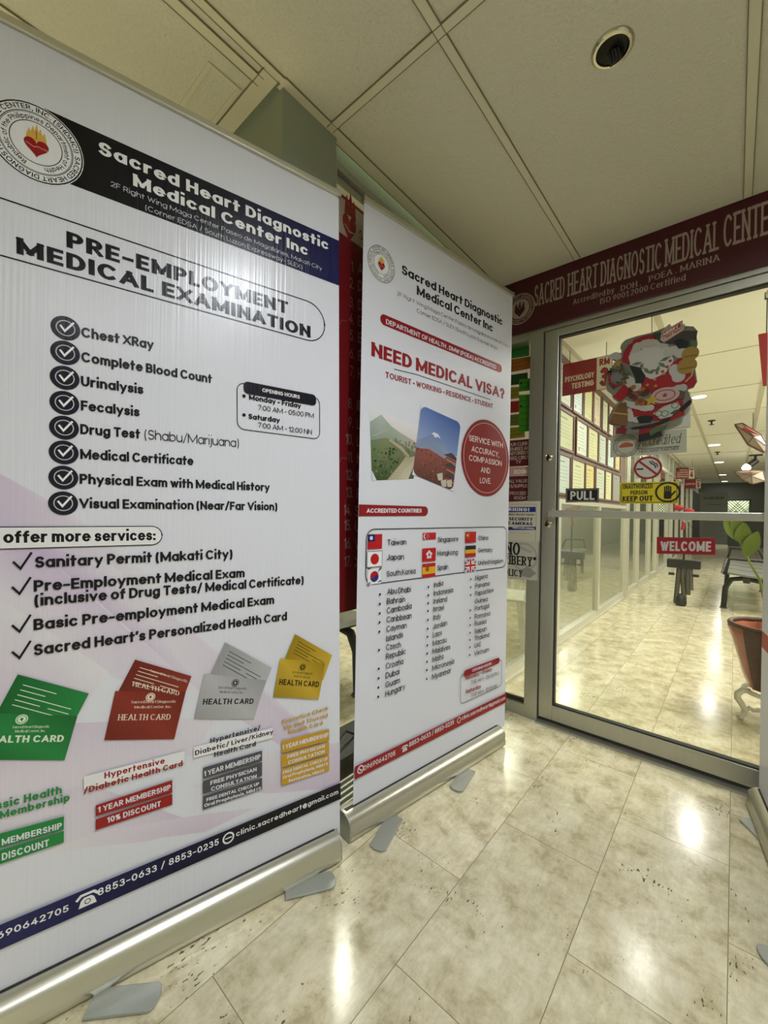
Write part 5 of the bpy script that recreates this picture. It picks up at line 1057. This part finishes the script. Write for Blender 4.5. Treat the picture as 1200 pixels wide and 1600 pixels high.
# bench of grey seats
def bench(name, label, cat, group, seats=3, gap=.56, m_seat='seat_metal'):
    t = empty(name, label=label, cat=cat, group=group)
    for i in range(seats):
        y = i*gap
        prof = [(.0, .43), (.03, .45), (.24, .425), (.44, .415), (.50, .45), (.56, .82), (.575, .82), (.52, .44), (.46, .395), (.24, .405), (.03, .43)]
        MB().prism(prof, (0, y, 0), (1, 0, 0), (0, 0, 1), (0, 1, 0), 0, .50).build('seat_shell', m_seat, t, smooth=True, local=True)
    MB().box(.2, .26, -.02, seats*gap, .34, .395).build('beam', 'black', t, local=True)
    for y in (.18, seats*gap-.25):
        MB().tube([(.44, y, .005), (.43, y, .25), (.36, y, .35), (.2, y, .37), (.10, y, .35), (.045, y, .25), (.03, y, .005)], .028, 10).build('leg', 'black', t, smooth=True, local=True)
        for x in (.03, .44): MB().lathe([(.0001, 0), (.04, 0), (.03, .015)], (x, y, 0), 12).build('foot_cap', 'black', t, local=True)
    for y in (-.03, seats*gap-.04): MB().tube([(.46, y, .45), (.40, y, .60), (.08, y, .61), (.04, y, .42)], .02, 8).build('armrest', 'black', t, smooth=True, local=True)
    return t
M['seat_metal'] = mat('grey_seat', '7e7f78', .3, metal=.5)
b = bench('bench', 'row of grey seats with black legs right of the folded stand', 'bench', None, 4); b.location = (-.12, 6.2, 0)
b = bench('bench', 'grey seats behind the partition glass, nearer row', 'bench', 'seat rows behind the partition', 3); b.location = (-2.6, 5.2, 0); b.rotation_euler.z = math.radians(90)
c = copy_tree(b); c.location = (-2.9, 7.2, 0); c['label'] = 'grey seats behind the partition glass, farther row'
# planter: white scroll stand, foil-wrapped basket, plant
PX, PY = .165, 2.98
ps = empty('plant_stand', (PX, PY, 0), label='white scrolled plant stand under the orange basket', cat='stand')
rgm = MB(); R = .115
rgm.tube([(PX+R*math.cos(a*math.pi/12), PY+R*math.sin(a*math.pi/12), .156) for a in range(25)], .012, 8, False); rgm.build('ring', 'white', ps, smooth=True)
for k in range(3):
    a = math.radians(205+120*k); d = Vector((math.cos(a), math.sin(a), 0)); c0 = Vector((PX, PY, 0)); zz = Vector((0, 0, 1))
    P = [c0+d*r+zz*z for r, z in ((.10, .155), (.135, .155), (.155, .135), (.155, .11), (.135, .08), (.12, .05), (.125, .03), (.14, .018), (.15, .028))]
    m = MB().tube(P, [.013, .015, .016, .016, .015, .014, .016, .016, .012], 10)
    m.tube([c0+d*r+zz*z for r, z in ((.13, .045), (.10, .065), (.085, .055), (.05, .06), (0, .062))], .011, 8); m.ball(P[-2]-zz*.004, .018, 10); m.build('leg', 'white', ps, smooth=True)
bk = empty('plant_basket', (PX, PY, .165), label='brown wicker basket with orange wrap on the white stand beside the third banner', cat='basket')
foil = mat('orange_foil', 'a2441c', .3, noise=.35, nscale=22, bump=.9, stretch=(1, 1, .4), coat=.6); wick = mat('brown_wicker', '4a2616', .55, noise=.35, nscale=60, bump=.8, stretch=(1, 1, 5))
m = MB(); rnd = random.Random(2); n_ = 36; prof = ((.10, .175), (.128, .25), (.150, .34), (.170, .43), (.185, .485), (.180, .505), (.165, .49), (.150, .40))
V = []
for j, (r, z) in enumerate(prof):
    for k in range(n_): a = 2*math.pi*k/n_; q = r*(1+.02*math.sin(7*a+j)+rnd.uniform(-.012, .012)); V.append((PX+q*math.cos(a), PY+q*math.sin(a), z+rnd.uniform(-.004, .004)))
m.add(V, [(j*n_+k, j*n_+(k+1) % n_, (j+1)*n_+(k+1) % n_, (j+1)*n_+k) for j in range(len(prof)-1) for k in range(n_)]); m.build('foil_wrap', foil, bk, smooth=True)
MB().lathe([(.0001, .17), (.09, .171), (.12, .25), (.148, .40), (.0001, .40)], (PX, PY, 0), 32).build('basket_body', wick, bk, smooth=True)
m = MB(); V = []; ar = [math.radians(229+5*k) for k in range(27)]
for j, (r, z) in enumerate(((.108, .182), (.132, .25), (.155, .34), (.175, .43), (.186, .498))):
    for a in ar: V.append((PX+(r+.006)*math.cos(a), PY+(r+.006)*math.sin(a), z))
m.add(V, [(j*27+k, j*27+k+1, (j+1)*27+k+1, (j+1)*27+k) for j in range(4) for k in range(26)]); m.build('wicker_front', wick, bk, smooth=True)
MB().tube([(PX+.178*math.cos(a*math.pi/18), PY+.178*math.sin(a*math.pi/18), .505) for a in range(37)], .013, 8, False).build('rim', wick, bk, smooth=True)
pl = empty('potted_plant', (PX, PY, .40), label='leafy green plant growing out of the orange basket', cat='plant')
leafm = mat('leaf_green', '6f8322', .4, noise=.3, nscale=9, coat=.3)
def leaf(a, b, w, n):
    a, b = Vector(a), Vector(b); d = b-a; L = d.length; d.normalize(); s = d.cross(Vector(n)).normalized(); nn = s.cross(d)
    V = []; F = []
    for i in range(9):
        t = i/8; ww = w*math.sin(math.pi*min(1, t*.93+.05))**.8; c_ = a+d*L*t-nn*(.10*L*t*t)
        V += [c_-s*ww+nn*ww*.25, c_, c_+s*ww+nn*ww*.25]
    for i in range(8): F += [(i*3, i*3+1, i*3+4, i*3+3), (i*3+1, i*3+2, i*3+5, i*3+4)]
    k = len(V); V += [Vector(v)-nn*.0012 for v in V]; F += [tuple(k+i for i in reversed(f)) for f in F[:16]]
    return MB().add(V, F)
def ppt(x, y, Y): q = onY(x, y, Y); return Vector(q)
stem = [Vector((PX, PY, .40)), ppt(1187, 905, 2.95), ppt(1172, 880, 2.92), ppt(1163, 862, 2.9), ppt(1152, 838, 2.88)]
MB().tube(stem, [.007, .006, .005, .005, .004], 8).build('stem', leafm, pl, smooth=True)
for a, b, w in (((1157, 846), (1134, 806), .036), ((1159, 850), (1163, 818), .034), ((1165, 868), (1184, 832), .034), ((1152, 838), (1150, 800), .026)):
    leaf(ppt(*a, 2.9), ppt(*b, 2.86), w, (0.1, -1, .1)).build('leaf', leafm, pl, smooth=True)
MB().tube([Vector((PX+.02, PY, .4)), Vector((PX+.1, PY+.05, .75)), Vector((PX+.16, PY+.05, 1.0))], .006, 8).build('stem', leafm, pl, smooth=True)
for k in range(4): leaf((PX+.1+.02*k, PY+.05, .72+.08*k), (PX+.22+.03*k, PY-.03+.05*k, .86+.09*k), .035, (0, -1, .5)).build('leaf', leafm, pl, smooth=True)
# far standee and window-side clutter
fs = empty('display_stand', (-.62, 19.3, 0), label='tall grey printed display stand at the far end of the corridor', cat='banner')
p = flat(19.3); 
for k in range(14): p.line([(-.9, 1.25-.07*k), (-.25-.12*(k % 3), 1.25-.07*k)], .02, '77786f')
p.text('SACRED HEART', (-.9, 1.75), (-.3, 1.75), .09, '3a3b36', .2, px=False); p.line([(-.8, 1.55), (-.4, 1.55)], .03, '6d7a2c')
p.build('graphic_panel', rect_outline(-1.0, .1, -.2, 2.0), '8f918a', fs, 'paper', .01); MB().box(-1.02, -.18, 19.25, 19.4, 0, .1).build('base', 'steel', fs)
# ================================================================== CLINIC ROOM SEEN THROUGH THE LEFT GLASS
def plastic_chair(name, label, m, x, y, rz):
    t = empty(name, label=label, cat='chair')
    MB().prism([(-.21, -.21), (.21, -.21), (.23, .22), (-.23, .22)], (0, 0, .42), (1, 0, 0), (0, 1, 0), (0, 0, 1), 0, .022).build('seat', m, t, bevel=.008, local=True)
    bk_ = MB()
    for k in range(5): xx = -.15+.075*k; bk_.tube([(xx, -.2, .44), (xx*1.05, -.245, .62), (xx*1.0, -.27, .80)], .014, 6)
    bk_.tube([(-.21, -.2, .43), (-.215, -.25, .65), (-.17, -.28, .80), (-.08, -.285, .86), (.08, -.285, .86), (.17, -.28, .80), (.215, -.25, .65), (.21, -.2, .43)], .02, 8)
    bk_.build('backrest', m, t, smooth=True, local=True)
    for sx in (-1, 1):
        for sy in (-1, 1): MB().tube([(sx*.19, sy*.19, .42), (sx*.235, sy*.245, 0)], [.03, .02], 8).build('leg', m, t, smooth=True, local=True)
        MB().tube([(sx*.215, -.25, .62), (sx*.25, -.1, .645), (sx*.255, .12, .64), (sx*.23, .2, .42)], .02, 8).build('armrest', m, t, smooth=True, local=True)
    t.location = (x, y, 0); t.rotation_euler.z = rz; return t
plastic_chair('plastic_chair', 'white plastic chair seen low through the sidelight', 'white', -1.44, 3.12, math.radians(195))
q = gp(559, 1086)
b = bench('bench', 'dark legged grey seats behind the glass, in the gap between the banners', 'bench', None, 2, .5); b.location = (q.x+.03, q.y+.18, 0); b.rotation_euler.z = math.pi
bg = empty('black_bag', (-1.27, 1.2, 0), label='black bag with a cord on the floor behind the second banner', cat='bag')
MB().box(-1.36, -1.165, 1.08, 1.40, 0, .095).build('body', 'black', bg, bevel=.02); MB().tube([(-1.2, 1.12, .09), (-1.22, 1.16, .14), (-1.24, 1.22, .145), (-1.25, 1.3, .09)], .006, 8).build('cord', 'black', bg, smooth=True)
